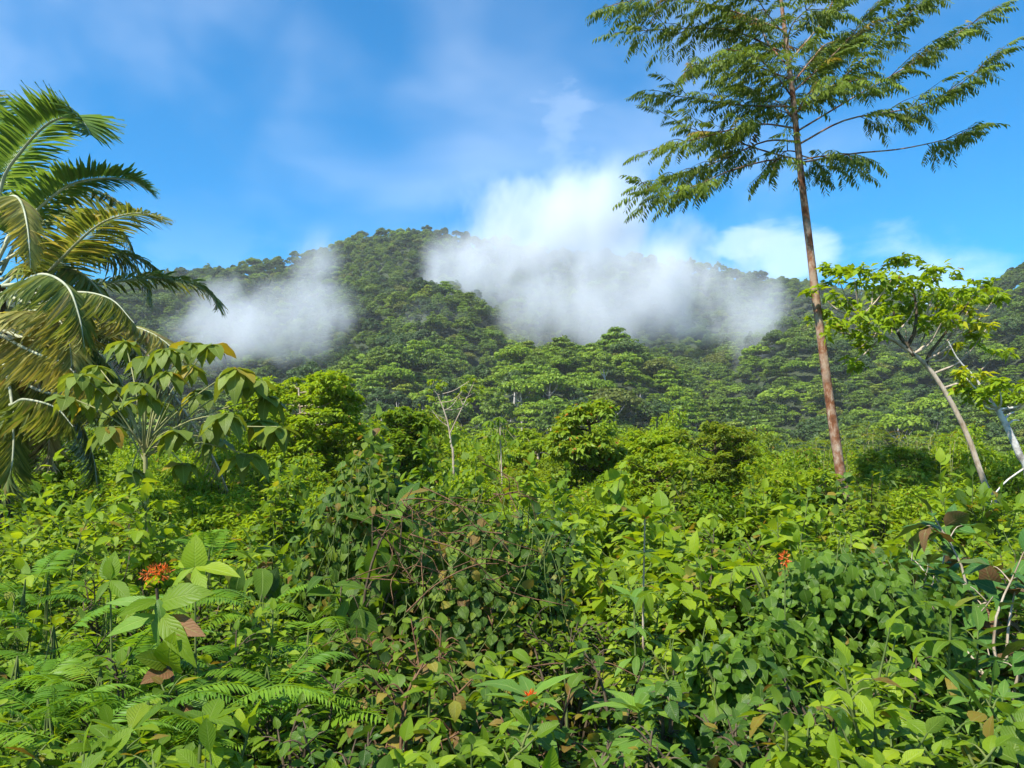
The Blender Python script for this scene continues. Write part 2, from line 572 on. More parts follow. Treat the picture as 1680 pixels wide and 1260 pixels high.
# leaf shapes shared by the near plants
TM = dict(
    ovate=[leaf_tmpl('ovate', 5, w, b, f, wv, k) for k, (w, b, f, wv) in enumerate(((0.56, 0.22, 0.22, 0.012), (0.52, 0.42, 0.12, 0.02), (0.60, 0.08, 0.30, 0.015)))],
    lance=[leaf_tmpl('lance', 5, w, b, f, wv, k) for k, (w, b, f, wv) in enumerate(((0.34, 0.25, 0.25, 0.012), (0.30, 0.5, 0.15, 0.02), (0.38, 0.12, 0.3, 0.012)))],
    obovate=[leaf_tmpl('obovate', 5, w, b, f, wv, k) for k, (w, b, f, wv) in enumerate(((0.46, 0.2, 0.22, 0.01), (0.42, 0.4, 0.15, 0.02), (0.5, 0.05, 0.3, 0.012)))],
    heart=[leaf_tmpl('heart', 5, w, b, f, wv, k) for k, (w, b, f, wv) in enumerate(((0.78, 0.22, 0.16, 0.012), (0.7, 0.4, 0.2, 0.02), (0.85, 0.1, 0.12, 0.015)))],
    vine=[leaf_tmpl('ovate', 5, w, b, f, wv, k) for k, (w, b, f, wv) in enumerate(((0.74, 0.22, 0.18, 0.02), (0.64, 0.42, 0.22, 0.03), (0.80, 0.10, 0.12, 0.02)))],
    round=[leaf_tmpl('round', 5, w, b, f, wv, k) for k, (w, b, f, wv) in enumerate(((0.80, 0.16, 0.15, 0.012), (0.72, 0.32, 0.2, 0.02), (0.85, 0.06, 0.1, 0.015)))],
    bigleaf=[leaf_tmpl('ovate', 8, w, b, f, wv, k) for k, (w, b, f, wv) in enumerate(((0.52, 0.35, 0.16, 0.03), (0.46, 0.6, 0.12, 0.035), (0.55, 0.2, 0.24, 0.028)))],
)
_LM = {}


def leaf_meshes(shape, mat):
    key = (shape, mat)
    if key not in _LM:
        _LM[key] = [make_mesh('leaf', t.v, t.f, mat, t.uv) for t in TM[shape]]
    return _LM[key]


# ------------------------------------------------------------------ terrain
SKY_X = np.array([-900, -200, 0, 200, 330, 400, 480, 560, 620, 700, 760, 830, 900, 1000, 1100, 1200, 1260, 1340, 1450, 1560, 1640, 1700, 1900, 2600], float)
SKY_Y = np.array([540, 500, 470, 452, 440, 428, 412, 390, 371, 365, 376, 388, 402, 412, 420, 436, 449, 462, 476, 474, 448, 418, 395, 420], float)
DST_X = np.array([-900, 0, 330, 700, 900, 1100, 1400, 1560, 1680, 1900, 2600], float)
DST_Y = np.array([700, 720, 740, 740, 780, 800, 760, 640, 520, 480, 450], float)


def ground_z(X, Y):
    X, Y = np.asarray(X, float), np.asarray(Y, float)
    Yp = np.maximum(Y, 1.0)
    near = -0.135 * np.clip(Y - 3.0, 0, 200)
    near = np.where(near < -5, -5 - 4.0 * np.tanh((-near - 5) / 6.0), near)
    rel = np.minimum(Y / 30.0, 1.0).clip(0)
    near = near + 0.12 * np.sin(X * 0.9 + 0.4) * np.sin(Y * 0.7 + 1.1) * np.minimum(1, Yp / 6) + 0.5 * rel * np.sin(X * 0.11 + 0.5)
    px = np.clip(W0 / 2 + FPX * X / (Yp * 1.04 + 1.0), -900, 2600)
    el = PITCH + np.arctan((H0 / 2 - np.interp(px, SKY_X, SKY_Y)) / FPX)
    D = np.interp(px, DST_X, DST_Y)
    top = D * np.tan(el) * 0.985 - 9.0
    s = np.clip((Yp - 165) / (D - 165), 0, 1)
    hill = (top + 9) * (0.55 * s ** 1.05 + 0.45 * s ** 1.9)
    gully = np.sin(X * 0.031 + 0.006 * Yp + 0.7) * 0.5 + np.sin(X * 0.071 - 0.011 * Yp + 2.0) * 0.3 + np.sin(Yp * 0.034 + X * 0.012) * 0.35
    hill = hill + 26.0 * gully * np.sin(np.pi * np.clip(s, 0, 1)) ** 0.8
    hill = hill + 25.0 * np.exp(-((px - 1050) / 150.0) ** 2 - ((Yp - 285) / 52.0) ** 2)
    hill = hill + 12.0 * np.exp(-((px - 860) / 70.0) ** 2 - ((Yp - 255) / 40.0) ** 2)
    hill = hill + 15.0 * np.exp(-((px - 1700) / 260.0) ** 2 - ((Yp - 300) / 70.0) ** 2)
    hill = np.where(Yp > D, hill - 0.35 * (Yp - D), hill)
    return near + np.where(Yp > 150, hill, 0.0)


def gz(x, y):
    return float(ground_z(np.array([x]), np.array([y]))[0])


def build_ground():
    rings = np.concatenate([[0.0], np.geomspace(0.02, 0.5, 4), np.geomspace(0.6, 60, 70), np.geomspace(64, 1300, 110), np.geomspace(1500, 9000, 8)])
    na = 220
    # finer steps in the direction of view
    u = np.linspace(-1, 1, na + 1)[:-1]
    th = np.pi * (0.45 * u + 0.55 * u ** 3)
    R, T = np.meshgrid(rings[1:], th, indexing='ij')
    X, Y = R * np.sin(T), R * np.cos(T)
    Z = ground_z(X, Y)
    Z = np.where(R > 1400, np.maximum(Z, -60), Z)
    V = np.concatenate([[[0, 0, gz(0, 0)]], np.stack([X, Y, Z], -1).reshape(-1, 3)])
    nr = len(rings) - 1
    i = np.arange(nr - 1)[:, None] * na
    j = np.arange(na)[None]
    j2 = (j + 1) % na
    F = np.stack([i + j, i + na + j, i + na + j2, i + j2], -1).reshape(-1, 4) + 1
    me = make_mesh('ground', V, F, 'soil')
    o = link('ground', me)
    tag(o, kind='structure')
    return o


build_ground()


# ------------------------------------------------------------------ far forest on the hills
def lobes_crown(rng, R, zc, Hc, nlobe, nleaf, lsize, flat=0.55, tiers=False):
    """leaf clumps on the upper shells of many small lobes spread over a dome"""
    pos, d, n, s, rn = [], [], [], [], []
    for q in range(nlobe):
        a = rng.random() * 2 * np.pi
        if tiers:
            lev = rng.integers(0, 4) / 3.0
            rad = R * (1.0 - 0.72 * lev ** 1.3) * np.sqrt(rng.random()) * 0.95
            cz = zc + Hc * (lev - 0.25) + rng.normal(0, 0.04) * Hc
        else:
            u = rng.random() ** 0.6
            rad = R * 0.82 * np.sqrt(1 - (1 - u) ** 2) if rng.random() < 0.8 else R * 0.5 * rng.random()
            cz = zc + Hc * 0.62 * (1 - (rad / R) ** 2) * rng.uniform(0.55, 1.1) - Hc * 0.22 * rng.random()
        c = np.array([rad * np.cos(a), rad * np.sin(a), cz])
        lr = R * rng.uniform(0.15, 0.33)
        k = int(nleaf * rng.uniform(0.7, 1.3))
        v = nrm(rng.normal(size=(k, 3)))
        v[:, 2] = np.where(v[:, 2] < -0.35, -v[:, 2], v[:, 2])
        rr = lr * rng.uniform(0.7, 1.06, (k, 1))
        p = c + v * rr * np.array([1, 1, flat])
        pos.append(p)
        nn = nrm(v * np.array([1, 1, 1 / flat]) + rng.normal(0, 0.35, (k, 3)))
        n.append(nn)
        d.append(nrm(np.cross(nn, rng.normal(size=(k, 3)))))
        s.append(lsize * rng.uniform(0.6, 1.4, k))
        rn.append(np.full(k, 0.25 * rng.random()) + rng.random(k) * 0.18)
    return [np.concatenate(z) for z in (pos, d, n, s, rn)]


CARD = Tmpl([(0, -0.5, 0), (0.42, 0.02, 0.1), (0.05, 0.55, -0.05), (-0.42, -0.05, 0.08)], [(0, 1, 2, 3)], [(0.5, 0), (1, 0.5), (0.5, 1), (0, 0.5)])


def forest_model(seed, mat, R, zc, Hc, nlobe, nleaf, ls, flat, tiers):
    rng = np.random.default_rng(seed)
    pos, d, n, s, rn = lobes_crown(rng, R, zc, Hc, nlobe, nleaf, ls, flat, tiers)
    v, f, u, r = scatter(CARD, pos, d, n, s, rn)
    crown = make_mesh('crown', v, f, mat, None, r)
    polys = []
    top = zc + Hc * 0.1
    tr = smooth_path([(0, 0, -2.5), (rng.normal(0, .2), rng.normal(0, .2), zc * 0.5), (rng.normal(0, .4), rng.normal(0, .4), top)], 7)
    polys.append((tr, np.linspace(0.34, 0.16, 7)))
    for q in range(5):
        a = q * 1.257 + rng.random()
        e = np.array([np.cos(a) * R * 0.55, np.sin(a) * R * 0.55, zc + Hc * 0.05 + rng.random()])
        st = tr[4]
        polys.append((smooth_path([st, (st + e) / 2 + np.array([0, 0, -0.4]), e], 5), np.linspace(0.15, 0.05, 5)))
    tv, tf = tubes(polys, 5)
    trunk = make_mesh('trunk', tv, tf, 'bark_white' if seed % 3 else 'bark_tan')
    return crown, trunk


FMODELS = []
spec = [
    ('canopy_bright', 5.8, 8.5, 4.6, 70, 46, 0.62, 0.40, True), ('canopy_bright', 6.2, 8.6, 5.6, 74, 44, 0.62, 0.52, False),
    ('canopy_mid', 5.2, 9.5, 6.4, 64, 46, 0.6, 0.6, False), ('canopy_mid', 6.6, 9.5, 4.6, 78, 44, 0.62, 0.42, True),
    ('canopy_mid', 4.0, 11.0, 8.0, 52, 50, 0.56, 0.75, False), ('canopy_dark', 5.4, 9.0, 6.4, 64, 46, 0.6, 0.6, False),
    ('canopy_dark', 4.2, 10.5, 7.6, 54, 48, 0.56, 0.7, False), ('canopy_olive', 5.8, 9.0, 5.2, 66, 46, 0.62, 0.48, False),
    ('canopy_yellow', 5.4, 9.5, 3.8, 60, 42, 0.6, 0.36, True),
]
for k, sp_ in enumerate(spec):
    FMODELS.append(forest_model(40 + k, *sp_))
FLABEL = [
    'bright green layered broad tree in the forest', 'bright green domed tree in the forest',
    'mid green rounded broadleaf tree in the hillside forest', 'mid green flat-layered spreading tree in the hillside forest',
    'mid green tall narrow tree', 'dark green rounded tree in the hillside forest',
    'dark green narrow tall tree in the hillside forest', 'olive brownish green domed tree in the hillside forest',
    'yellow green umbrella-shaped tree with pale trunk']

rng = np.random.default_rng(7)
pts = []
for Yb in np.arange(150, 880, 5.3):
    half = 0.86 * Yb + 25
    for Xb in np.arange(-half, half, 5.5):
        pts.append((Xb + rng.uniform(-4, 4), Yb + rng.uniform(-4, 4)))
pts = np.array(pts)
Zb = ground_z(pts[:, 0], pts[:, 1])
pxx, pyy = to_pix(np.stack([pts[:, 0], pts[:, 1], Zb + 12], -1))
Dm = np.interp(np.clip(pxx, -900, 2600), DST_X, DST_Y)
keep = (pxx > -220) & (pxx < 1900) & (pts[:, 1] < Dm + 22)
pts, Zb, pxx, pyy = pts[keep], Zb[keep], pxx[keep], pyy[keep]
# which kind grows where: bright on the front ridge and its spurs, darker behind and to the west
patch = np.sin(pts[:, 0] * 0.045 + 1.3) + np.sin(pts[:, 1] * 0.05 + pts[:, 0] * 0.02) + rng.normal(0, 0.7, len(pts))
front = np.exp(-((pxx - 1050) / 330.0) ** 2) * (pts[:, 1] < 390)
kindv = np.zeros(len(pts), int)
for i in range(len(pts)):
    pr_b = 0.14 + 0.75 * front[i] + 0.22 * (pts[i, 1] < 330) + 0.10 * (patch[i] > 0.6)
    w = np.array([pr_b * 0.55, pr_b * 0.45, 0.2, 0.14, 0.12, 0.17 * (1.6 - front[i]), 0.10 * (1.5 - front[i]), 0.09, 0.025 + 0.03 * front[i]])
    if patch[i] > 0.9:
        w[2:5] *= 1.5
    if patch[i] < -0.9:
        w[5:7] *= 1.8
    kindv[i] = rng.choice(9, p=w / w.sum())
scl = (0.40 + 0.72 * rng.random(len(pts)) ** 1.6) * np.where(rng.random(len(pts)) < 0.08, 1.3, 1.0) * np.where(pts[:, 1] > 420, 0.9, 1.0)
rotz = rng.uniform(0, 6.283, len(pts))

# the trees that show largest stand as things of their own
vis = np.where((pxx > 20) & (pxx < 1680) & (pyy < 712) & (pts[:, 1] < 420))[0]
order = vis[np.argsort(pts[vis, 1])][:285]
single = np.zeros(len(pts), bool)
single[order] = True
kc = {}
CROWN_OBJ = {}
for i in order:
    k = kindv[i]
    t = thing('forest_tree', FLABEL[k] + (' below the small mist wisp' if pxx[i] < 620 else ' in the ravine' if pxx[i] < 840 else ' below the large mist' if pxx[i] < 1260 else ' behind the leaning tree'), 'tree', (pts[i, 0], pts[i, 1], Zb[i]), 'forest trees on the near ridge and lower slopes')
    t.rotation_euler = (0, 0, rotz[i])
    t.scale = (scl[i], scl[i], scl[i] * (0.9 + 0.2 * (i % 7) / 6))
    c = link('crown', FMODELS[k][0], t)
    c['kind'] = 'stuff'
    link('trunk', FMODELS[k][1], t)
    CROWN_OBJ.setdefault(k, c)


def instancer(name, P3, S, RZ, IDX, sources, label, cat):
    """one stuff object: geometry nodes put a crown on every point"""
    me = bpy.data.meshes.new(name)
    me.vertices.add(len(P3))
    me.vertices.foreach_set('co', np.ascontiguousarray(P3, dtype=np.float32).ravel())
    for nm, ty, arr in (('scl', 'FLOAT', S), ('rz', 'FLOAT', RZ)):
        a = me.attributes.new(nm, ty, 'POINT')
        a.data.foreach_set('value', np.ascontiguousarray(arr, dtype=np.float32))
    a = me.attributes.new('idx', 'INT', 'POINT')
    a.data.foreach_set('value', np.ascontiguousarray(IDX, dtype=np.int32))
    o = link(name, me)
    ng = bpy.data.node_groups.new(name, 'GeometryNodeTree')
    ng.interface.new_socket('Geometry', in_out='INPUT', socket_type='NodeSocketGeometry')
    ng.interface.new_socket('Geometry', in_out='OUTPUT', socket_type='NodeSocketGeometry')
    gi, go = ng.nodes.new('NodeGroupInput'), ng.nodes.new('NodeGroupOutput')
    ends = []
    for k, src in enumerate(sources):
        oi = ng.nodes.new('GeometryNodeObjectInfo')
        oi.inputs['Object'].default_value = src
        oi.inputs['As Instance'].default_value = False
        io = ng.nodes.new('GeometryNodeInstanceOnPoints')
        ng.links.new(gi.outputs[0], io.inputs['Points'])
        ng.links.new(oi.outputs['Geometry'], io.inputs['Instance'])
        na_ = ng.nodes.new('GeometryNodeInputNamedAttribute'); na_.data_type = 'INT'; na_.inputs[0].default_value = 'idx'
        cmp_ = ng.nodes.new('FunctionNodeCompare'); cmp_.data_type = 'INT'; cmp_.operation = 'EQUAL'
        ng.links.new(na_.outputs['Attribute'], cmp_.inputs[2]); cmp_.inputs[3].default_value = k
        ng.links.new(cmp_.outputs[0], io.inputs['Selection'])
        ns = ng.nodes.new('GeometryNodeInputNamedAttribute'); ns.data_type = 'FLOAT'; ns.inputs[0].default_value = 'scl'
        ng.links.new(ns.outputs['Attribute'], io.inputs['Scale'])
        nr = ng.nodes.new('GeometryNodeInputNamedAttribute'); nr.data_type = 'FLOAT'; nr.inputs[0].default_value = 'rz'
        cx = ng.nodes.new('ShaderNodeCombineXYZ')
        ng.links.new(nr.outputs['Attribute'], cx.inputs[2])
        er = ng.nodes.new('FunctionNodeEulerToRotation')
        ng.links.new(cx.outputs[0], er.inputs[0])
        ng.links.new(er.outputs[0], io.inputs['Rotation'])
        ends.append(io.outputs[0])
    jn = ng.nodes.new('GeometryNodeJoinGeometry')
    for e in ends:
        ng.links.new(e, jn.inputs[0])
    ng.links.new(jn.outputs[0], go.inputs[0])
    md = o.modifiers.new('forest', 'NODES')
    md.node_group = ng
    return tag(o, label, cat, kind='stuff')


for k in range(9):
    if k not in CROWN_OBJ:      # a kind that no single tree shows: borrow a neighbour kind
        kindv[kindv == k] = (k + 1) % 9
src = [CROWN_OBJ[k] for k in sorted(CROWN_OBJ)]
remap = {k: i for i, k in enumerate(sorted(CROWN_OBJ))}
rest = np.where(~single)[0]
instancer('mountain_forest', np.stack([pts[rest, 0], pts[rest, 1], Zb[rest]], -1), scl[rest], rotz[rest],
          np.array([remap.get(int(k), 0) for k in kindv[rest]]), src, 'dense rainforest canopy covering the misty mountain', 'forest')


# ------------------------------------------------------------------ mist clinging to the mountain
def mist(name, label, blobs, dens, seed, nscale):
    """blobs: (px, py, depth, rx px, ry px, rdepth m, weight). A lumpy closed shell filled with uneven vapour."""
    cs, rs, ws = [], [], []
    for (bx, by, Y, rx, ry, rd, w) in blobs:
        cs.append(P(bx, by, Y)); rs.append((rx * Y / FPX, rd, ry * Y / FPX)); ws.append(w)
    cs, rs = np.array(cs), np.array(rs)
    org = cs.mean(0)
    # shell: how far the outermost blob reaches in each direction
    nu, nv = 40, 24
    V = []
    th = np.linspace(0, np.pi, nv + 1)
    ph = np.linspace(0, 2 * np.pi, nu, endpoint=False)
    dirs = np.array([[np.sin(t) * np.cos(f), np.sin(t) * np.sin(f), np.cos(t)] for t in th for f in ph])
    reach = np.full(len(dirs), 4.0)
    for c, r in zip(cs, rs * 1.22):
        o_ = (org - c) / r
        d_ = dirs / r
        A = (d_ ** 2).sum(1); B = 2 * (d_ * o_).sum(1); C = (o_ ** 2).sum() - 1
        disc = B * B - 4 * A * C
        t = np.where(disc > 0, (-B + np.sqrt(np.maximum(disc, 0))) / (2 * A), 0)
        reach = np.maximum(reach, t)
    V = dirs * reach[:, None]
    F = []
    for i in range(nv):
        for j in range(nu):
            F.append((i * nu + j, (i + 1) * nu + j, (i + 1) * nu + (j + 1) % nu, i * nu + (j + 1) % nu))
    m, N = new_mat(name)
    co = N.n('ShaderNodeTexCoord').outputs['Object']
    nw = N.n('ShaderNodeTexNoise')
    N.s(nw.inputs['Vector'], co)
    nw.inputs['Scale'].default_value = nscale * 0.55
    nw.inputs['Detail'].default_value = 2.0
    wv = N.vm('SCALE', N.vm('SUBTRACT', nw.outputs['Color'], (0.5, 0.5, 0.5)), 34.0)
    pw = N.vm('ADD', co, wv)
    g = None
    for c, r, w in zip(cs, rs, ws):
        q = N.vm('DIVIDE', N.vm('SUBTRACT', pw, tuple(c - org)), tuple(r))
        gi = N.m('MULTIPLY', N.ss(N.vm('LENGTH', q), 0.12, 1.0, 1.0, 0.0), w)
        g = gi if g is None else N.m('ADD', g, N.m('MULTIPLY', gi, N.m('SUBTRACT', 1.25, N.m('MINIMUM', g, 1.0))))
    fine = N.noise(N.vm('MULTIPLY', pw, (1, 1, 0.62)), nscale, 8.0, 0.68)
    fine.node.inputs['Vector'].default_value = (seed, 0, 0)
    coarse = N.noise(N.vm('MULTIPLY', pw, (1, 1, 0.75)), nscale * 0.5, 3.0, 0.5)
    gc_ = N.m('MULTIPLY', N.m('MINIMUM', g, 1.15), 0.66)
    er = N.m('ADD', gc_, N.m('ADD', N.m('MULTIPLY', N.m('SUBTRACT', fine, 0.5), 2.3), N.m('MULTIPLY', N.m('SUBTRACT', coarse, 0.5), 1.0)))
    shaped = N.m('MULTIPLY', N.m('MAXIMUM', N.m('SUBTRACT', er, 0.17), 0.0), N.m('MINIMUM', N.m('MULTIPLY', g, 2.2), 1.0))
    de = N.m('MULTIPLY', N.m('MAXIMUM', shaped, 0.0), dens)
    vol = N.n('ShaderNodeVolumePrincipled', in_Density=de, in_Anisotropy=0.0)
    vol.inputs['Color'].default_value = (0.90, 0.92, 0.94, 1)
    out = N.n('ShaderNodeOutputMaterial')
    N.s(out.inputs['Volume'], vol.outputs[0])
    m.cycles.volume_step_rate = 0.22
    me = make_mesh(name, V, np.array(F), name)
    o = link(name, me, None, tuple(org))
    return tag(o, label, 'mist', kind='stuff')


mist('mist_bank', 'large white mist cloud rising off the forested mountain ridge',
     [(890, 390, 480, 215, 155, 50, 1.0), (800, 345, 500, 130, 95, 38, 0.55), (1000, 350, 500, 180, 120, 42, 0.6), (1080, 480, 440, 250, 120, 46, 0.8),
      (930, 525, 390, 280, 95, 40, 0.8), (760, 455, 440, 135, 125, 34, 0.85), (1240, 530, 385, 150, 110, 38, 0.6), (1170, 410, 520, 190, 90, 40, 0.36),
      (700, 530, 380, 90, 70, 28, 0.15)],
     0.066, 3.0, 0.027)
mist('mist_bank', 'small white mist wisp hanging on the hillside beside the palm',
     [(500, 520, 380, 125, 95, 34, 1.0), (410, 545, 360, 120, 65, 32, 0.8), (355, 495, 390, 80, 100, 30, 0.45), (530, 440, 420, 60, 90, 26, 0.35), (330, 565, 350, 100, 50, 28, 0.55)],
     0.070, 11.0, 0.034)

# ------------------------------------------------------------------ trees
DIA = [diamond(0.42, 0.15, 0.18), diamond(0.36, 0.1, 0.3), diamond(0.5, 0.2, 0.1)]


def base_at(px, depth):
    """point on the ground below pixel column px at that distance"""
    x = (px - W0 / 2) / FPX * depth * 1.0
    for _ in range(3):
        z = gz(x, depth)
        zc = depth * math.cos(PITCH) + (z - EYE[2]) * math.sin(PITCH)
        x = (px - W0 / 2) / FPX * zc
    return np.array([x, depth, gz(x, depth)])


def clump(rng, c, r, k, flat=0.7, droop=0.5, jit=0.35):
    v = nrm(rng.normal(size=(k, 3)))
    v[:, 2] = np.where(v[:, 2] < -0.45, -v[:, 2], v[:, 2])
    p = np.asarray(c) + v * (r * rng.uniform(0.45, 1.0, (k, 1)) ** 0.7) * np.array([1, 1, flat])
    d = nrm(v * np.array([1, 1, 0.4]) + np.array([0, 0, -droop]) + rng.normal(0, jit, (k, 3)))
    n = nrm(v + np.array([0, 0, 0.8]) + rng.normal(0, jit, (k, 3)))
    return p, d, n


# --- tall pinnate-leaved tree with the slender reddish trunk
def pinnate_tmpl(seed, pairs=9, L=1.0, ll=0.24, droop=0.55):
    """compound leaf: rachis along +y, paired hanging leaflets"""
    rr = np.random.default_rng(seed)
    V, F, U = [], [], []
    y = np.linspace(0, 1, 8)
    mid = np.stack([0.03 * np.sin(y * 4 + seed), y * L, -0.28 * y ** 2], -1)
    v, f = tubes([(mid, np.linspace(0.008, 0.003, 8))], 3)
    V.append(v); F.append(f); U.append(np.tile([0.5, 0.5], (len(v), 1)))
    off = len(v)
    lt = leaf_tmpl('lance', 2, 0.27, 0.25, 0.2, 0, seed)
    t = np.linspace(0.16, 1.0, pairs)
    pos, d, n, s = [], [], [], []
    for q, tt in enumerate(t):
        for sd in (-1, 1):
            p = path_at(mid, [tt])[0]
            dd = nrm(np.array([sd * 0.8, 0.42, -droop + rr.normal(0, 0.15)]) + rr.normal(0, 0.10, 3))
            pos.append(p); d.append(dd); n.append(np.array([sd * 0.5, 0, 0.85]) + rr.normal(0, 0.2, 3))
            s.append(ll * (0.75 + 0.5 * math.sin(math.pi * (0.15 + 0.75 * tt))) * rr.uniform(0.85, 1.1))
    v, f, u, r_ = scatter(lt, np.array(pos), np.array(d), np.array(n), np.array(s))
    V.append(v); F.append(f + off); U.append(u)
    return np.concatenate(V), np.concatenate(F), np.concatenate(U)


TD = 17.0
tb = base_at(1392, TD)
tall = thing('tall_tree', 'tall slender tree with reddish trunk and feathery pinnate leaves', 'tree', tuple(tb))
trunk_px = [(1398, 960), (1390, 860), (1378, 770), (1366, 690), (1352, 590), (1340, 500), (1328, 400), (1318, 320), (1308, 230), (1300, 150), (1290, 70), (1280, -10), (1270, -90), (1264, -170)]
tp = np.array([P(x, y, TD) for x, y in trunk_px])
tp[0] = tb + np.array([0, 0, -0.3])
tpath = smooth_path(tp, 40) - tb
trad = np.interp(np.linspace(0, 1, 40), [0, 0.12, 0.3, 0.55, 0.75, 1], [0.235, 0.205, 0.175, 0.140, 0.10, 0.03])
rng = np.random.default_rng(3)
trad = trad * 0.55 * (1 + 0.03 * np.sin(np.arange(40) * 1.7))
tube_part('trunk', tall, [(tpath, trad)], 'bark_red', 12)
PT = (pinnate_tmpl(1, 8, 1.0, 0.34), pinnate_tmpl(2, 7, 1.0, 0.36, 0.8), pinnate_tmpl(3, 9, 1.0, 0.32, 0.45))
PIN_T = [Tmpl(*q) for q in PT]
PIN = [make_mesh('leaf', v, f, 'leaf_tree', u) for v, f, u in (PT)]
BR = [  # branch axis in the photo, where leaves begin along it, depth shift of the tip
    ([(1316, 272), (1270, 262), (1195, 281), (1145, 303), (1085, 317), (1052, 298)], 0.42, -1.2),
    ([(1310, 262), (1270, 252), (1225, 238), (1180, 218), (1140, 213), (1078, 180)], 0.40, 0.9),
    ([(1308, 232), (1255, 232), (1185, 262), (1120, 284), (1050, 301)], 0.30, 0.5),
    ([(1304, 210), (1240, 204), (1150, 226), (1052, 250)], 0.28, -0.6),
    ([(1302, 175), (1210, 172), (1130, 160), (1060, 155)], 0.25, 1.1),
    ([(1296, 130), (1210, 100), (1140, 108), (1118, 125)], 0.2, -1.4),
    ([(1292, 90), (1200, 50), (1100, 48), (1006, 54)], 0.25, 0.4),
    ([(1286, 50), (1180, 12), (1080, -4), (990, 12)], 0.25, -0.8),
    ([(1280, 0), (1200, -40), (1090, -50), (1010, -30)], 0.2, 0.9),
    ([(1318, 266), (1400, 252), (1480, 244), (1560, 226), (1600, 206)], 0.62, 0.6),
    ([(1318, 262), (1350, 256), (1385, 252), (1398, 262)], 0.3, -0.9),
    ([(1312, 236), (1390, 196), (1500, 176), (1575, 138), (1648, 76)], 0.30, -0.7),
    ([(1310, 214), (1400, 160), (1480, 114), (1560, 62), (1640, 8)], 0.30, 0.8),
    ([(1305, 184), (1380, 130), (1440, 72), (1492, 22), (1540, -20)], 0.28, -1.2),
    ([(1302, 150), (1365, 92), (1405, 48), (1450, -10)], 0.25, 1.3),
    ([(1296, 100), (1350, 34), (1382, -30), (1420, -80)], 0.2, 0.4),
    ([(1290, 60), (1250, 10), (1220, -50)], 0.2, -1.5),
    ([(1300, 160), (1270, 120), (1235, 90), (1190, 80)], 0.2, -2.2),
    ([(1304, 190), (1330, 150), (1370, 140), (1410, 130)], 0.2, -2.4),
    ([(1304, 200), (1280, 170), (1240, 150), (1200, 140)], 0.2, 2.2),
    ([(1298, 140), (1330, 100), (1360, 70), (1400, 80)], 0.2, 2.4),
    ([(1290, 80), (1300, 40), (1330, 10), (1350, -20)], 0.15, -2.0),
    ([(1294, 110), (1260, 70), (1240, 30), (1200, 20)], 0.15, 2.0),
    ([(1314, 255), (1335, 262), (1345, 275), (1350, 290)], 0.2, 0.8),
    ([(1313, 250), (1290, 248), (1275, 262), (1268, 280)], 0.3, -0.5),
]
budget = 300
for bi, (pxs, t0, dz) in enumerate(BR):
    w = np.array([P(x, y, TD + dz * (q / (len(pxs) - 1))) for q, (x, y) in enumerate(pxs)]) - tb
    path = smooth_path(w, 18)
    L = np.linalg.norm(np.diff(path, axis=0), axis=1).sum()
    rad = np.linspace(0.024 if L > 2.5 else 0.018, 0.006, 18)
    br = tube_part('branch', tall, [(path, rad)], 'bark_red', 6)
    up = np.array([0, 0, 1.0])
    if pxs[0][1] < 205:
        t0 = 0.08          # the inner crown is closed
    runs = [(path, t0, 0.10)]
    # side twigs
    for t in np.arange(max(t0, 0.14), 0.9, 0.46 / L):
        p0 = path_at(path, [t])[0]
        T0 = nrm(path_at(path, [t + 0.03])[0] - path_at(path, [t - 0.03])[0])
        for sg in (-1, 1):
            if rng.random() < 0.3:
                continue
            sd_ = nrm(np.cross(T0, up)) * sg
            l2 = rng.uniform(0.6, 1.3) * (1 - 0.45 * t)
            e = p0 + nrm(T0 * 0.8 + sd_ * 0.75 + up * rng.normal(0.0, 0.2)) * l2
            pth = smooth_path([p0, (p0 + e) / 2 + up * 0.05, e], 6)
            tube_part('twig', br, [(pth, np.linspace(0.012, 0.004, 6))], 'bark_dark', 4)
            runs.append((pth, 0.2, 0.15))
    AP, AD, AN, AS = [], [], [], []
    for pth, ta, ds in runs:
        l2 = np.linalg.norm(np.diff(pth, axis=0), axis=1).sum()
        ts = np.arange(ta, 1.0, ds / l2)
        k = len(ts)
        if not k:
            continue
        T = nrm(path_at(pth, ts + 0.02) - path_at(pth, ts - 0.02))
        side = nrm(np.cross(T, up))
        sg = np.where(np.arange(k) % 2 == 0, 1.0, -1.0)[:, None]
        taper = 1.0 - 0.35 * ((ts - ta) / (1 - ta)) ** 2
        AP.append(path_at(pth, ts))
        AD.append(nrm(T * rng.uniform(0.5, 0.95, (k, 1)) + side * sg * rng.uniform(0.3, 0.9, (k, 1)) + up * rng.normal(-0.22, 0.22, (k, 1))))
        AN.append(nrm(up + rng.normal(0, 0.25, (k, 3)))); AS.append(rng.uniform(0.34, 0.58, k) * taper)
        AP.append(pth[-1:]); AD.append(T[-1:]); AN.append(up[None]); AS.append(np.array([0.45]))
    AP, AD, AN, AS = map(np.concatenate, (AP, AD, AN, AS))
    leaf_objects(br, PIN, AP, AD, AN, AS, 'leaf', 12, 'leaf_tree', PIN_T, rng)


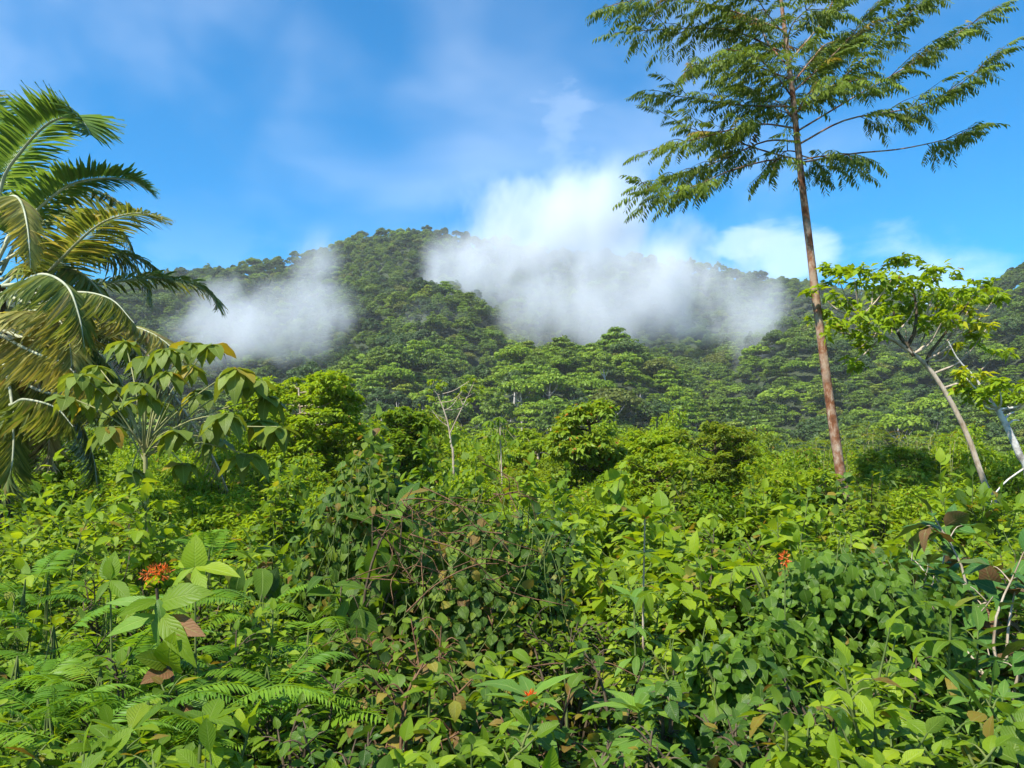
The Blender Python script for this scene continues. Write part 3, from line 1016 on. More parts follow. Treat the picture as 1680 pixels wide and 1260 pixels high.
# --- palm
def frond(parent, pxs, deps, mat, rmat, llen, hang, seed, n=54, w=0.058, start=0.16, org=None, vee=0.45):
    """pxs: rachis in photo pixels with distances; leaflets in two rows along it"""
    rr = np.random.default_rng(seed)
    w3 = np.array([P(x, y, dd) for (x, y), dd in zip(pxs, deps)]) - org
    path = smooth_path(w3, 26)
    fr = tube_part('frond', parent, [(path, np.linspace(0.045, 0.007, 26))], rmat, 6)
    ts = np.linspace(start, 0.985, n)
    T = nrm(path_at(path, ts + 0.02) - path_at(path, ts - 0.02))
    side = nrm(np.cross(T, np.array([0, 0, 1.0])) + 1e-6)
    up = nrm(np.cross(side, T))
    pos0 = path_at(path, ts)
    prof = (0.55 + 0.75 * np.sin(np.pi * np.clip(0.12 + 0.80 * ts, 0, 1))) * np.where(ts > 0.85, 1 - 0.5 * (ts - 0.85) / 0.15, 1)
    VV = [[], [], [], []]
    for sd in (-1, 1):
        h = hang * rr.uniform(0.8, 1.25, (n, 1))
        fwd = (0.35 + 0.75 * ts[:, None] ** 2)
        d = nrm(T * fwd + side * sd * (1 - 0.35 * hang) + up * vee * rr.uniform(0.7, 1.15, (n, 1)) + np.array([0, 0, -1.0]) * h + rr.normal(0, 0.03, (n, 3)))
        nn = nrm(up * 0.8 - side * sd * 0.5 + rr.normal(0, 0.15, (n, 3)))
        VV[0].append(pos0); VV[1].append(d); VV[2].append(nn); VV[3].append(llen * prof * rr.uniform(0.8, 1.1, n))
    pos, d, nn, s = [np.concatenate(q) for q in VV]
    tm = [leaf_tmpl('strap', 4, w / 0.8, 0.16 + 0.25 * hang, 0.35, 0, 1), leaf_tmpl('strap', 4, w / 0.8 * 1.1, 0.30 + 0.3 * hang, 0.3, 0, 2), leaf_tmpl('strap', 4, w / 0.85, 0.08 + 0.4 * hang, 0.4, 0, 3)]
    base_r = rr.random()
    leaf_part(fr, mat, tm, pos, d, nn, s, 'leaflets', rnd=(base_r * 0.15 + rr.random(len(pos)) * 0.95) % 1.0)
    return fr


PD = 16.0
pb = base_at(-10, PD)
palm = thing('palm_tree', 'large palm with drooping green and yellowing fronds and dry skirt', 'palm', tuple(pb))
crown_p = P(-12, 470, PD)
tube_part('trunk', palm, [(smooth_path([np.zeros(3) + [0, 0, -0.3], (crown_p - pb) * [0.5, 0.5, 0.5], crown_p - pb], 14), np.linspace(0.34, 0.24, 14))], 'bark_dark', 12)
C0 = (-10, 440)
fr_list = [
    ([C0, (2, 305), (38, 245), (76, 205), (110, 192), (136, 200), (148, 222)], (0, -.3, -.6, -.9, -1.1, -1.3, -1.4), 'leaf_palm_fresh', 1.0, 0.12, 0.6),
    ([C0, (20, 385), (60, 345), (110, 306), (160, 293), (215, 296), (248, 316)], (0, -.2, -.3, -.4, -.4, -.3, -.2), 'leaf_palm_fresh', 0.85, 0.2, 0.6),
    ([(0, 470), (60, 460), (95, 430), (130, 395), (170, 364), (220, 350), (268, 356)], (0, -.5, -.9, -1.2, -1.4, -1.6, -1.7), 'leaf_palm', 0.85, 0.3, 0.5),
    ([(0, 490), (90, 478), (190, 462), (255, 456), (312, 464), (346, 484), (358, 506)], (0, .3, .7, 1.0, 1.2, 1.3, 1.3), 'leaf_palm', 0.8, 0.35, 0.5),
    ([(0, 540), (60, 560), (120, 543), (180, 530), (232, 540), (272, 562), (300, 592)], (0, -.6, -1.0, -1.3, -1.5, -1.6, -1.7), 'leaf_palm_yellow', 0.95, 0.5, 0.5),
    ([(-40, 520), (-5, 532), (30, 516), (62, 510), (94, 522), (112, 556), (118, 600)], (0, -.8, -1.4, -1.8, -2.1, -2.3, -2.4), 'leaf_palm_yellow', 0.9, 0.6, 0.5),
    ([(-30, 400), (-5, 345), (20, 322), (36, 335), (46, 380), (50, 440)], (0, -.6, -1.2, -1.6, -1.9, -2.0), 'leaf_palm_yellow', 0.6, 0.6, 0.3),
    ([(-10, 560), (30, 620), (80, 645), (130, 642), (180, 655), (210, 690)], (0, -.4, -.7, -.9, -1.0, -1.0), 'leaf_palm', 0.85, 0.95, 0.1),
    ([(-20, 580), (10, 660), (40, 655), (90, 668), (120, 700)], (0, -.9, -1.4, -1.7, -1.8), 'leaf_palm', 0.8, 1.0, 0.1),
    ([(30, 520), (140, 520), (230, 570), (280, 640), (322, 705), (352, 755), (374, 805)], (0, .5, .8, 1.0, 1.0, 1.0, 1.0), 'leaf_palm_dry', 0.75, 0.6, 0.2),
    ([(30, 510), (150, 500), (225, 540), (262, 600), (285, 660), (295, 720)], (0, .8, 1.3, 1.5, 1.6, 1.6), 'leaf_palm_dry', 0.7, 0.7, 0.2),
    ([(0, 460), (70, 420), (140, 400), (190, 415), (235, 455), (250, 500)], (0, .9, 1.6, 2.0, 2.3, 2.4), 'leaf_palm', 0.85, 0.5, 0.3),
    ([(0, 450), (40, 380), (100, 345), (160, 350), (205, 385), (225, 430)], (0, 1.1, 2.0, 2.6, 2.9, 3.0), 'leaf_palm', 0.85, 0.45, 0.3),
    ([(0, 480), (60, 500), (120, 480), (180, 490), (220, 530)], (0, -1.0, -1.8, -2.2, -2.3), 'leaf_palm', 0.8, 0.7, 0.2),
    ([(0, 500), (30, 470), (70, 450), (110, 470), (130, 520), (138, 570)], (0, -1.2, -2.0, -2.5, -2.7, -2.7), 'leaf_palm', 0.8, 0.7, 0.2),
    ([C0, (-40, 330), (-70, 250), (-120, 200), (-180, 190)], (0, .2, .3, .3, .2), 'leaf_palm_fresh', 1.0, 0.12, 0.6),
    ([C0, (-15, 330), (0, 240), (-20, 165), (-60, 130)], (0, .9, 1.5, 1.8, 2.0), 'leaf_palm_fresh', 1.0, 0.12, 0.6),
    ([C0, (-80, 380), (-160, 350), (-250, 370), (-310, 430)], (0, .2, .3, .3, .2), 'leaf_palm', 0.9, 0.35, 0.5),
    ([C0, (-80, 460), (-180, 450), (-280, 500), (-330, 590)], (0, -.5, -.9, -1.2, -1.2), 'leaf_palm', 0.9, 0.5, 0.4),
    ([C0, (30, 360), (80, 320), (135, 310), (185, 325), (225, 360)], (0, .5, .8, .9, .9, .9), 'leaf_palm', 0.85, 0.4, 0.4),
    ([C0, (40, 410), (110, 400), (180, 410), (240, 430), (285, 465)], (0, .4, .8, 1.1, 1.3, 1.3), 'leaf_palm', 0.85, 0.35, 0.4),
    ([(-10, 500), (60, 515), (130, 520), (200, 560), (250, 620), (270, 670)], (0, .6, 1.0, 1.2, 1.3, 1.3), 'leaf_palm', 0.85, 0.7, 0.2),
    ([(-10, 540), (20, 560), (60, 580), (110, 600), (150, 650)], (0, -1.2, -1.9, -2.2, -2.3), 'leaf_palm_yellow', 0.8, 0.8, 0.1),
    ([(-10, 540), (40, 590), (70, 650), (80, 710), (78, 770)], (0, -.3, -.5, -.6, -.6), 'leaf_palm_dry', 0.8, 0.9, 0.1),
    ([(-20, 540), (10, 610), (22, 690), (20, 760), (10, 810)], (0, -.8, -1.1, -1.2, -1.2), 'leaf_palm', 0.8, 0.9, 0.1),
    ([(-10, 540), (60, 600), (120, 670), (150, 740), (160, 800)], (0, .4, .7, .9, .9), 'leaf_palm', 0.85, 0.8, 0.1),
    ([(-10, 500), (70, 540), (150, 570), (200, 630), (215, 700)], (0, .2, .3, .3, .3), 'leaf_palm', 0.9, 0.7, 0.2),
    ([(-10, 480), (60, 430), (120, 440), (165, 480), (190, 540)], (0, -.2, -.4, -.5, -.5), 'leaf_palm', 0.9, 0.6, 0.3),
    ([(-10, 520), (-70, 540), (-150, 560), (-210, 640), (-230, 730)], (0, -.3, -.6, -.7, -.7), 'leaf_palm_dry', 0.8, 0.8, 0.2),
]
for q, (pp, dd, mt, ll, hg, vee) in enumerate(fr_list):
    frond(palm, pp, [PD + z for z in dd], mt, 'rachis_pale' if mt != 'leaf_palm_dry' else 'bark_tan', ll * 0.80, hg, 100 + q, org=pb, vee=vee, n=120 if ll > 0.8 else 95)


# --- umbrella-leaved sapling in front of the palm
UD = 9.0
ub = base_at(232, UD)
UW = 1.02
umb = thing('umbrella_sapling', 'young tree with umbrella whorls of large ribbed drooping leaflets', 'sapling', tuple(ub))
hub = P(238, 722, UD) - ub
tube_part('stem', umb, [(smooth_path([(0, 0, -0.2), hub * 0.5 + [0.04, 0, 0], hub], 10), np.linspace(0.035, 0.024, 10))], 'petiole', 8)
UM = leaf_meshes('bigleaf', 'leaf_umbrella')
rng = np.random.default_rng(17)
for (cx, cy, dd, nl, sz) in [(130, 614, -.35, 9, .36), (238, 585, .10, 8, .33), (312, 562, .30, 8, .34), (388, 604, -.1, 9, .40), (372, 678, -.55, 8, .38), (428, 690, .15, 8, .38),
                              (404, 745, -.25, 7, .38), (178, 700, -.45, 8, .35), (288, 706, -.6, 7, .35), (205, 560, .6, 7, .32), (275, 610, -.3, 7, .32), (330, 640, .5, 8, .36),
                              (345, 565, .0, 7, .34), (150, 655, .4, 7, .34), (228, 628, -.7, 6, .30), (160, 600, .5, 7, .30), (350, 720, .4, 8, .36), (260, 660, .7, 8, .34), (200, 660, .3, 8, .34), (310, 600, .8, 8, .34), (110, 650, .1, 7, .33), (440, 650, .5, 8, .35), (300, 760, -.3, 7, .3), (215, 770, -.3, 7, .28), (270, 572, -.2, 8, .32), (180, 630, -.1, 8, .32), (420, 625, .3, 8, .34), (350, 690, -.2, 8, .32), (240, 650, -.5, 7, .3), (455, 700, -.2, 8, .34)]:
    e = P(cx, cy, UD + dd) - ub
    m_ = (hub + e) / 2 + np.array([0, 0, 0.05])
    pth = smooth_path([hub + rng.normal(0, 0.01, 3) + [0, 0, rng.uniform(-0.25, 0.02)], m_, e], 8)
    pet = tube_part('petiole', umb, [(pth, np.linspace(0.011, 0.006, 8))], 'petiole', 5)
    ang = np.linspace(0, 2 * np.pi, nl, endpoint=False) + rng.random() * 6
    d = np.stack([np.cos(ang), np.sin(ang), rng.uniform(-0.75, -0.1, nl)], -1)
    n = np.stack([np.cos(ang) * 0.5, np.sin(ang) * 0.5, np.ones(nl)], -1) + rng.normal(0, 0.12, (nl, 3))
    leaf_objects(pet, UM, np.tile(e, (nl, 1)), d, n, UW * sz * rng.uniform(0.8, 1.15, nl), 'leaflet')


# --- trees built from a trunk, limbs and foliage tufts
def tuft_tree(name, label, cat, base, trunk, clusters, mat, leaf_s, bark, per=60, r_trunk=(0.1, 0.04), flat=0.75, droop=0.5, seed=0, tm=None, group=None, limb_mat=None, tuft=9, obj_leaves=0):
    rr = np.random.default_rng(seed)
    t = thing(name, label, cat, tuple(base), group)
    tl = smooth_path(np.asarray(trunk) - base, 20)
    tube_part('trunk', t, [(tl, np.linspace(r_trunk[0], r_trunk[1], 20))], bark, 9)
    byMat = {}
    for c in clusters:
        q = np.asarray(c[0]) - base
        i = int(np.argmin(np.linalg.norm(tl[6:] - q, axis=1) + 0.6 * np.maximum(0, tl[6:, 2] - q[2] + 0.3))) + 6
        st = tl[i]
        if np.linalg.norm(q - st) > 0.15:
            md = st * 0.45 + q * 0.55 + np.array([0, 0, -0.12 * np.linalg.norm(q - st)]) + rr.normal(0, 0.04, 3)
            L = np.linalg.norm(q - st)
            tube_part('limb', t, [(smooth_path([st, md, q], 8), np.linspace(min(r_trunk[1] * 0.9, 0.02 + 0.015 * L), 0.008, 8))], limb_mat or bark, 5)
        mt = c[2] if len(c) > 2 else mat
        byMat.setdefault(mt, []).append((q, c[1]))
    for mt, cl in byMat.items():
        PP, DD, NN = [], [], []
        for q, r in cl:
            # tufts: whorls of leaves on the clump's shell
            k = max(4, int(per * (r / 0.45) ** 2 / tuft))
            p, d, n = clump(rr, q, r, k, flat, 0.1)
            for j in range(tuft):
                a = rr.random((k, 1)) * 6.283
                rad = np.concatenate([np.cos(a), np.sin(a), rr.uniform(-1.0, 0.25, (k, 1)) * droop * 1.6], 1)
                PP.append(p + rr.normal(0, leaf_s * 0.15, (k, 3))); DD.append(nrm(rad + d * 0.5)); NN.append(nrm(n + rr.normal(0, 0.3, (k, 3)) + [0, 0, 0.4]))
        PP, DD, NN = np.concatenate(PP), np.concatenate(DD), np.concatenate(NN)
        leaf_part(t, mt, tm or DIA, PP, DD, NN, leaf_s * rr.uniform(0.65, 1.25, len(PP)), rng=rr)
    return t


RD = 16.5
rb = base_at(1650, RD)
tr_px = [(1662, 930), (1640, 858), (1614, 790), (1588, 716), (1556, 652), (1522, 602), (1490, 574), (1462, 556), (1440, 545), (1412, 520)]
trunk = [P(x, y, RD) for x, y in tr_px]
trunk[0] = rb + np.array([0, 0, -0.3])
rc = [(1372, 448, 34, .2), (1346, 484, 22, .1), (1402, 456, 32, -.4), (1432, 472, 36, .5), (1476, 436, 32, .1), (1462, 460, 30, -.7), (1540, 456, 36, .3), (1512, 478, 36, -.4), (1466, 500, 42, .6), (1420, 520, 38, -.5),
      (1382, 506, 30, .4), (1372, 544, 34, -.3), (1408, 572, 20, .2), (1396, 598, 24, .1), (1442, 540, 32, -.8), (1486, 536, 38, .4), (1530, 506, 40, .8), (1572, 490, 28, -.3), (1604, 482, 38, .2),
      (1632, 490, 22, .1), (1544, 530, 28, -.5), (1600, 560, 24, .3), (1636, 578, 20, .2), (1350, 520, 20, .6)]
cl = [(P(x, y, RD + dd), r * RD / FPX) for x, y, r, dd in rc]
cl += [(P(x, y, RD + dd), r * RD / FPX, 'leaf_yellow') for x, y, r, dd in ((1590, 530, 22, -.2), (1618, 540, 16, .1), (1562, 568, 13, .1), (1580, 512, 16, .2))]
rt = tuft_tree('leaning_tree', 'leaning tan-trunked tree with bright green tufted crown beside the tall trunk', 'tree', rb, trunk, cl, 'leaf_bright_tree', 0.21, 'bark_tan', per=125, r_trunk=(0.068, 0.032), droop=0.55, seed=5, flat=0.62)
for pp in ([(1486, 572), (1500, 545), (1503, 500), (1492, 456)], [(1518, 600), (1526, 580), (1552, 545), (1596, 488)], [(1500, 584), (1470, 540), (1466, 506)]):
    w = np.array([P(x, y, RD) for x, y in pp]) - rb
    tube_part('limb', rt, [(smooth_path(w, 10), np.linspace(0.05, 0.015, 10))], 'bark_dark', 6)

WD = 15.0
wb = base_at(1700, WD)
trunk = [wb + np.array([0, 0, -0.3]), P(1690, 800, WD), P(1672, 745, WD), P(1652, 700, WD), P(1637, 672, WD)]
cl = [(P(x, y, WD + dd), r * WD / FPX) for x, y, r, dd in ((1606, 650, 26, .1), (1640, 640, 30, -.3), (1672, 655, 30, .2), (1625, 665, 22, .4), (1700, 640, 34, 0), (1580, 640, 16, .2))]
cl += [(P(1600, 618, WD), 20 * WD / FPX, 'leaf_yellow'), (P(1578, 612, WD), 12 * WD / FPX, 'leaf_yellow')]
wt_ = tuft_tree('white_barked_tree', 'white-barked broken tree with bright leaf tufts behind the leaning tree', 'tree', wb, trunk, cl, 'leaf_bright_tree', 0.19, 'bark_white', per=200, r_trunk=(0.085, 0.05), seed=8)
for pp, r in (([(1690, 762), (1650, 790), (1630, 815), (1622, 842)], 0.02), ([(1646, 690), (1655, 680), (1664, 676)], 0.03), ([(1637, 672), (1600, 620), (1572, 590), (1556, 560)], 0.022), ([(1650, 700), (1662, 690), (1672, 690)], 0.025)):
    w = np.array([P(x, y, WD) for x, y in pp]) - wb
    tube_part('limb', wt_, [(smooth_path(w, 8), np.linspace(r, r * 0.45, 8))], 'bark_white', 6)


def dome_clusters(rr, cx, ytop, ybot, halfw, depth, k, rpx, spread=1.0, power=2.0):
    """foliage tufts filling a crown outline given in photo pixels"""
    out = []
    for _ in range(k):
        v = rr.random()
        y = ytop + rpx * 0.7 + (ybot - ytop) * v
        prof = (1 - abs(1 - 2 * min(0.98, 0.12 + 0.88 * v)) ** power) ** 0.5
        a = rr.random() * 6.283
        q = math.sqrt(rr.random()) if rr.random() < 0.35 else rr.uniform(0.7, 1.0)
        hw = (halfw - rpx * 0.5) * prof * q * rr.uniform(0.72, 1.22)
        out.append((P(cx + hw * math.cos(a), y, depth + hw * math.sin(a) * depth / FPX * spread), rpx * rr.uniform(0.5, 1.35) * depth / FPX))
    return out


rr = np.random.default_rng(21)


def dome_tree(name, label, cx, ytop, ybot, halfw, depth, k, rpx, mat, ls, bark, per=70, seed=0, power=2.0, droop=0.5, flat=0.75, tm=None, rt=(0.09, 0.03), group=None, cat='tree'):
    b = base_at(cx, depth)
    tr = [b + np.array([0, 0, -0.3]), (b + P(cx, ybot, depth)) / 2 + [0.05, 0, 0], P(cx + 3, (ytop + ybot) / 2, depth), P(cx, ytop + rpx, depth)]
    return tuft_tree(name, label, cat, b, tr, dome_clusters(np.random.default_rng(seed + 77), cx, ytop, ybot, halfw, depth, k, rpx, power=power), mat, ls, bark, per=per, r_trunk=rt, seed=seed, droop=droop, flat=flat, tm=tm, group=group)


dome_tree('broadleaf_tree', 'bright yellow green bushy tree behind the umbrella-leaved sapling', 490, 612, 790, 112, 27, 120, 24, 'leaf_bright_tree', 0.17, 'bark_tan', per=330, seed=31, power=2.6)
dome_tree('broadleaf_tree', 'conical green tree with scattered orange leaves in the thicket', 966, 658, 850, 66, 21, 70, 18, 'leaf_orange_mix', 0.19, 'bark_dark', per=330, seed=33, power=1.6, droop=0.8)
dome_tree('broadleaf_tree', 'olive green small-leaved tree with yellow top behind the big-leaved shrub', 1172, 688, 800, 66, 23, 60, 18, 'leaf_olive', 0.14, 'bark_dark', per=400, seed=35, power=1.8)
dome_tree('broadleaf_tree', 'small round mid green tree beside the thin bare sapling', 655, 668, 770, 60, 24, 46, 20, 'leaf_mid', 0.16, 'bark_dark', per=350, seed=37)
dome_tree('broadleaf_tree', 'pale yellow green spreading bush before the conical tree', 1080, 735, 850, 70, 17, 50, 22, 'leaf_lime', 0.12, 'bark_dark', per=450, seed=39, cat='bush')
dome_tree('broadleaf_tree', 'loose yellow green bush at the foot of the tall trunk', 1310, 765, 860, 70, 15, 50, 22, 'leaf_lime', 0.11, 'bark_dark', per=450, seed=41, cat='bush')

# thin, nearly bare sapling
bb = base_at(744, 20)
trunk = [bb + np.array([0, 0, -0.2]), P(744, 770, 20), P(740, 730, 20), P(736, 700, 20), P(728, 672, 20), P(718, 648, 20)]
bare = tuft_tree('thin_sapling', 'thin pale almost bare sapling with sparse yellowish leaves', 'sapling', bb, trunk,
                 [(P(x, y, 20 + dd), 9 * 20 / FPX) for x, y, dd in ((716, 640, 0), (705, 655, .2), (728, 632, .1), (760, 640, -.2), (775, 655, .1), (752, 652, 0), (785, 640, .3), (700, 672, -.2), (770, 625, 0), (712, 625, 0))],
                 'leaf_lime', 0.12, 'bark_tan', per=60, r_trunk=(0.036, 0.012), seed=43)
for pp in ([(738, 712), (748, 690), (760, 665), (772, 640), (780, 622)], [(736, 700), (722, 690), (708, 672)], [(760, 665), (752, 648)]):
    w = np.array([P(x, y, 20) for x, y in pp]) - bb
    tube_part('limb', bare, [(smooth_path(w, 8), np.linspace(0.018, 0.006, 8))], 'bark_tan', 5)

# small palmate sapling
sb = base_at(822, 19)
sap = thing('palmate_sapling', 'small sapling with radiating leaf whorls at its top', 'sapling', tuple(sb))
top = P(820, 690, 19) - sb
tube_part('stem', sap, [(smooth_path([(0, 0, -.2), top * 0.5 + [0.06, 0, 0], top], 10), np.linspace(0.03, 0.016, 10))], 'bark_tan', 6)
rng = np.random.default_rng(4)
for (cx, cy, dd) in ((820, 684, 0), (802, 690, -.2), (838, 700, .2), (800, 715, .2), (845, 722, -.2), (815, 712, -.4), (835, 745, .1), (806, 745, .2)):
    e = P(cx, cy, 19 + dd) - sb
    k = 8
    ang = np.arange(k) * 6.283 / k + rng.random()
    pet = tube_part('petiole', sap, [(smooth_path([top * rng.uniform(0.75, 1.0), (top + e) / 2, e], 5), np.linspace(0.01, 0.005, 5))], 'petiole', 4)
    d = np.stack([np.cos(ang), np.sin(ang), np.full(k, -0.45)], -1) + rng.normal(0, 0.12, (k, 3))
    leaf_objects(pet, leaf_meshes('lance', 'leaf_mid'), np.tile(e, (k, 1)), d, np.tile([0, 0, 1.0], (k, 1)), 0.30 * rng.uniform(0.8, 1.1, k), 'leaflet')

# ------------------------------------------------------------------ undergrowth
def grow_shrub(rr, H, Wd, nstem, ntwig, sp, leaf_s, lean=(0, 0), up=0.35, droop=0.25, fill=0.35, twl=0.45):
    """stems arching from one foot to a dome, twigs on them, leaves set alternately along the twigs"""
    polys, PP, DD, NN = [], [], [], []
    up3 = np.array([0, 0, 1.0])
    for q in range(nstem):
        a = rr.random() * 6.283
        u = math.sqrt(rr.random())
        tgt = np.array([Wd * u * math.cos(a) + lean[0], Wd * u * math.sin(a) + lean[1], H * rr.uniform(0.62, 1.0) * math.sqrt(max(0.15, 1 - 0.62 * u * u))])
        b0 = np.array([rr.normal(0, 0.06), rr.normal(0, 0.06), -0.08])
        mid = np.array([tgt[0] * 0.35, tgt[1] * 0.35, tgt[2] * 0.62]) + rr.normal(0, 0.04 * H, 3)
        path = smooth_path([b0, mid, tgt], 9)
        polys.append((path, np.linspace(0.011 + 0.004 * H, 0.004, 9)))
        tw = [path[5:]]
        for j in range(ntwig):
            t = rr.uniform(fill, 0.95)
            p0 = path_at(path, [t])[0]
            T = nrm(path_at(path, [t + 0.05])[0] - path_at(path, [t - 0.05])[0])
            az = rr.random() * 6.283
            out = np.array([math.cos(az), math.sin(az), 0.0])
            dirv_ = nrm(T * 0.5 + out * 0.9 + up3 * up)
            L = twl * Wd * rr.uniform(0.6, 1.25)
            e = p0 + dirv_ * L + np.array([0, 0, -droop * L])
            pth = smooth_path([p0, p0 + dirv_ * L * 0.55, e], 6)
            polys.append((pth, np.linspace(0.006, 0.002, 6)))
            tw.append(pth)
        for pth in tw:
            L = np.linalg.norm(np.diff(pth, axis=0), axis=1).sum()
            k = max(2, int(L / sp))
            ts = (np.arange(k) + 0.6) / k
            pos = path_at(pth, ts)
            T = nrm(path_at(pth, ts + 0.03) - path_at(pth, ts - 0.03))
            sd = nrm(np.cross(T, up3) + rr.normal(0, 0.25, (k, 3)))
            sg = np.where(np.arange(k) % 2 == 0, 1.0, -1.0)[:, None]
            d = nrm(T * 0.55 + sd * sg * 0.9 + up3 * rr.normal(0.05 - droop * 0.9, 0.28, (k, 1)))
            n = nrm(up3 + rr.normal(0, 0.32, (k, 3)) + d * 0.15)
            PP.append(pos); DD.append(d); NN.append(n)
            PP.append(pth[-1:]); DD.append(T[-1:] + [[0, 0, -droop]]); NN.append(nrm(up3 + rr.normal(0, 0.3, (1, 3))))
    PP, DD, NN = np.concatenate(PP), np.concatenate(DD), np.concatenate(NN)
    return polys, PP, DD, NN, leaf_s * rr.uniform(0.6, 1.2, len(PP))


KIND = dict(  # leaf shape, material, leaf length, stems, twigs, spacing, stem material, droop
    lime=('ovate', 'leaf_lime', 0.150, 7, 5, 0.085, 'stem_green', 0.25),
    broad=('ovate', 'leaf_mid', 0.135, 8, 5, 0.075, 'stem_green', 0.25),
    glossy=('obovate', 'leaf_mid', 0.165, 8, 4, 0.080, 'stem_green', 0.10),
    dark=('vine', 'leaf_dark', 0.095, 9, 6, 0.060, 'bark_dark', 0.3),
    small=('ovate', 'leaf_mid', 0.075, 10, 7, 0.050, 'bark_dark', 0.2),
    limesmall=('ovate', 'leaf_lime', 0.085, 10, 6, 0.055, 'stem_green', 0.2),
    tangle=('vine', 'leaf_tangle', 0.095, 9, 6, 0.065, 'vine_dry', 0.4),
    olive=('ovate', 'leaf_olive', 0.120, 8, 5, 0.075, 'bark_dark', 0.3),
    blue=('lance', 'leaf_blue', 0.21, 6, 4, 0.085, 'stem_green', 0.15),
    big=('bigleaf', 'leaf_big', 0.34, 6, 3, 0.14, 'bark_dark', 0.6),
    heart=('heart', 'leaf_lime', 0.155, 7, 4, 0.10, 'stem_green', 0.45),
    rust=('bigleaf', 'leaf_rust', 0.27, 6, 3, 0.115, 'bark_tan', 0.25),
)
KLOOK = dict(
    lime='yellow green broad-leaved shrub', broad='mid green oval-leaved shrub', glossy='green shrub with upright paddle-shaped leaves', dark='dark green round-leaved shrub',
    small='green shrub of small dense leaves', limesmall='pale lime small-leaved shrub', tangle='dark round-leaved scrambling shrub with browned leaves', olive='olive shrub with yellowed leaves',
    blue='blue green narrow-leaved shrub', big='shrub with large dark hanging leaves', heart='lime shrub with heart-shaped leaves', rust='shrub with large leaves rusty brown beneath')


def near_shrub(kind, px, ytop, depth, halfw, seed, name='shrub', label=None, group=None, nst=None, limit=300, scale=1.0):
    rr = np.random.default_rng(seed)
    shape, mat, ls, ns, ntw, sp, sm, dr = KIND[kind]
    b = base_at(px, depth)
    H = max(0.25, P(px, ytop, depth)[2] - b[2])
    Wd = max(0.15, halfw * depth / FPX)
    t = thing(name, label, 'shrub', tuple(b), group)
    polys, p, d, n, s = grow_shrub(rr, H, Wd, nst or ns, ntw, sp, ls * scale, droop=dr)
    tube_part('stem', t, polys, sm, 4)
    leaf_objects(t, leaf_meshes(shape, mat), p, d, n, s, 'leaf', limit, mat, TM[shape], rr, prefer=-p[:, 1] + p[:, 2])
    return t


YT_D = [2.4, 2.9, 3.6, 4.4, 5.4, 6.6, 8, 10, 12.5, 16, 22, 30, 45, 70]
YT_Y = [1240, 1185, 1115, 1050, 985, 930, 885, 842, 815, 790, 768, 748, 732, 718]


def yt(depth):
    return float(np.interp(depth, YT_D, YT_Y))


# rows of ordinary shrubs; which kind grows where follows the photograph
def kind_at(px, depth, rr):
    q = rr.random()
    if depth < 3.3:
        if px < 480: return ('glossy', 'lime', 'limesmall')[int(q * 3)]
        if px < 760: return ('lime', 'broad', 'lime')[int(q * 3)]
        if px < 1250: return ('broad', 'lime', 'lime', 'broad')[int(q * 4)]
        return ('lime', 'lime', 'broad')[int(q * 3)]
    if depth < 4.9:
        if px < 520: return ('broad', 'limesmall', 'small')[int(q * 3)]
        if px < 1180: return ('tangle', 'small', 'broad', 'dark')[int(q * 4)]
        if px < 1560: return ('dark', 'lime', 'dark')[int(q * 3)]
        return ('broad', 'blue', 'heart')[int(q * 3)]
    if depth < 7.4:
        if px < 450: return ('limesmall', 'broad', 'small', 'lime')[int(q * 4)]
        if px < 950: return ('tangle', 'dark', 'tangle', 'small')[int(q * 4)]
        if px < 1200: return ('olive', 'limesmall', 'lime')[int(q * 3)]
        return ('dark', 'olive', 'broad')[int(q * 3)]
    if px < 420: return ('lime', 'limesmall', 'lime', 'small')[int(q * 4)]
    if px < 900: return ('small', 'dark', 'limesmall', 'broad')[int(q * 4)]
    return ('limesmall', 'lime', 'heart', 'limesmall', 'small')[int(q * 5)]


def zone(px, depth):
    """where a shrub stands, said by what grows beside it"""
    if depth < 4.0:
        return 'among the low growth at the foot of the ferns' if px < 520 else ('around the big rosette plants' if px < 1180 else 'before the vine-covered mound')
    if depth < 7.4:
        return 'among the ferns' if px < 500 else ('in the dark tangled thicket' if px < 960 else ('between the tangle and the vine mound' if px < 1180 else 'beside the vine-covered mound'))
    return 'below the palm' if px < 450 else ('behind the dark tangle' if px < 930 else ('below the conical tree' if px < 1200 else 'at the foot of the tall trunk'))


rr0 = np.random.default_rng(99)
sd = 500
for depth, step in ((2.7, 130), (3.3, 125), (4.0, 140), (4.8, 130), (5.8, 125), (7.0, 125), (8.6, 120), (10.5, 120), (13.0, 120)):
    for px in np.arange(-60, 1760, step):
        x = px + rr0.uniform(-0.4, 0.4) * step
        dd = depth * rr0.uniform(0.93, 1.08)
        k = kind_at(x, dd, rr0)
        sd += 1
        y = yt(dd) + rr0.normal(0, 22) * (1.0 if dd < 7.5 else 1.15) - (12 if dd > 7.5 else 0)
        z = zone(x, dd)
        near_shrub(k, x, y, dd, step * 0.78, sd, 'shrub', KLOOK[k] + ' ' + z, 'thicket shrubs ' + z, limit=190 if dd < 7.5 else 110, scale=0.74 if dd < 3.7 else (1.0 if dd < 7.5 else 1.45), nst=None if dd < 5 else int(KIND[k][3] * (1.4 if dd < 7.5 else 2.2)))


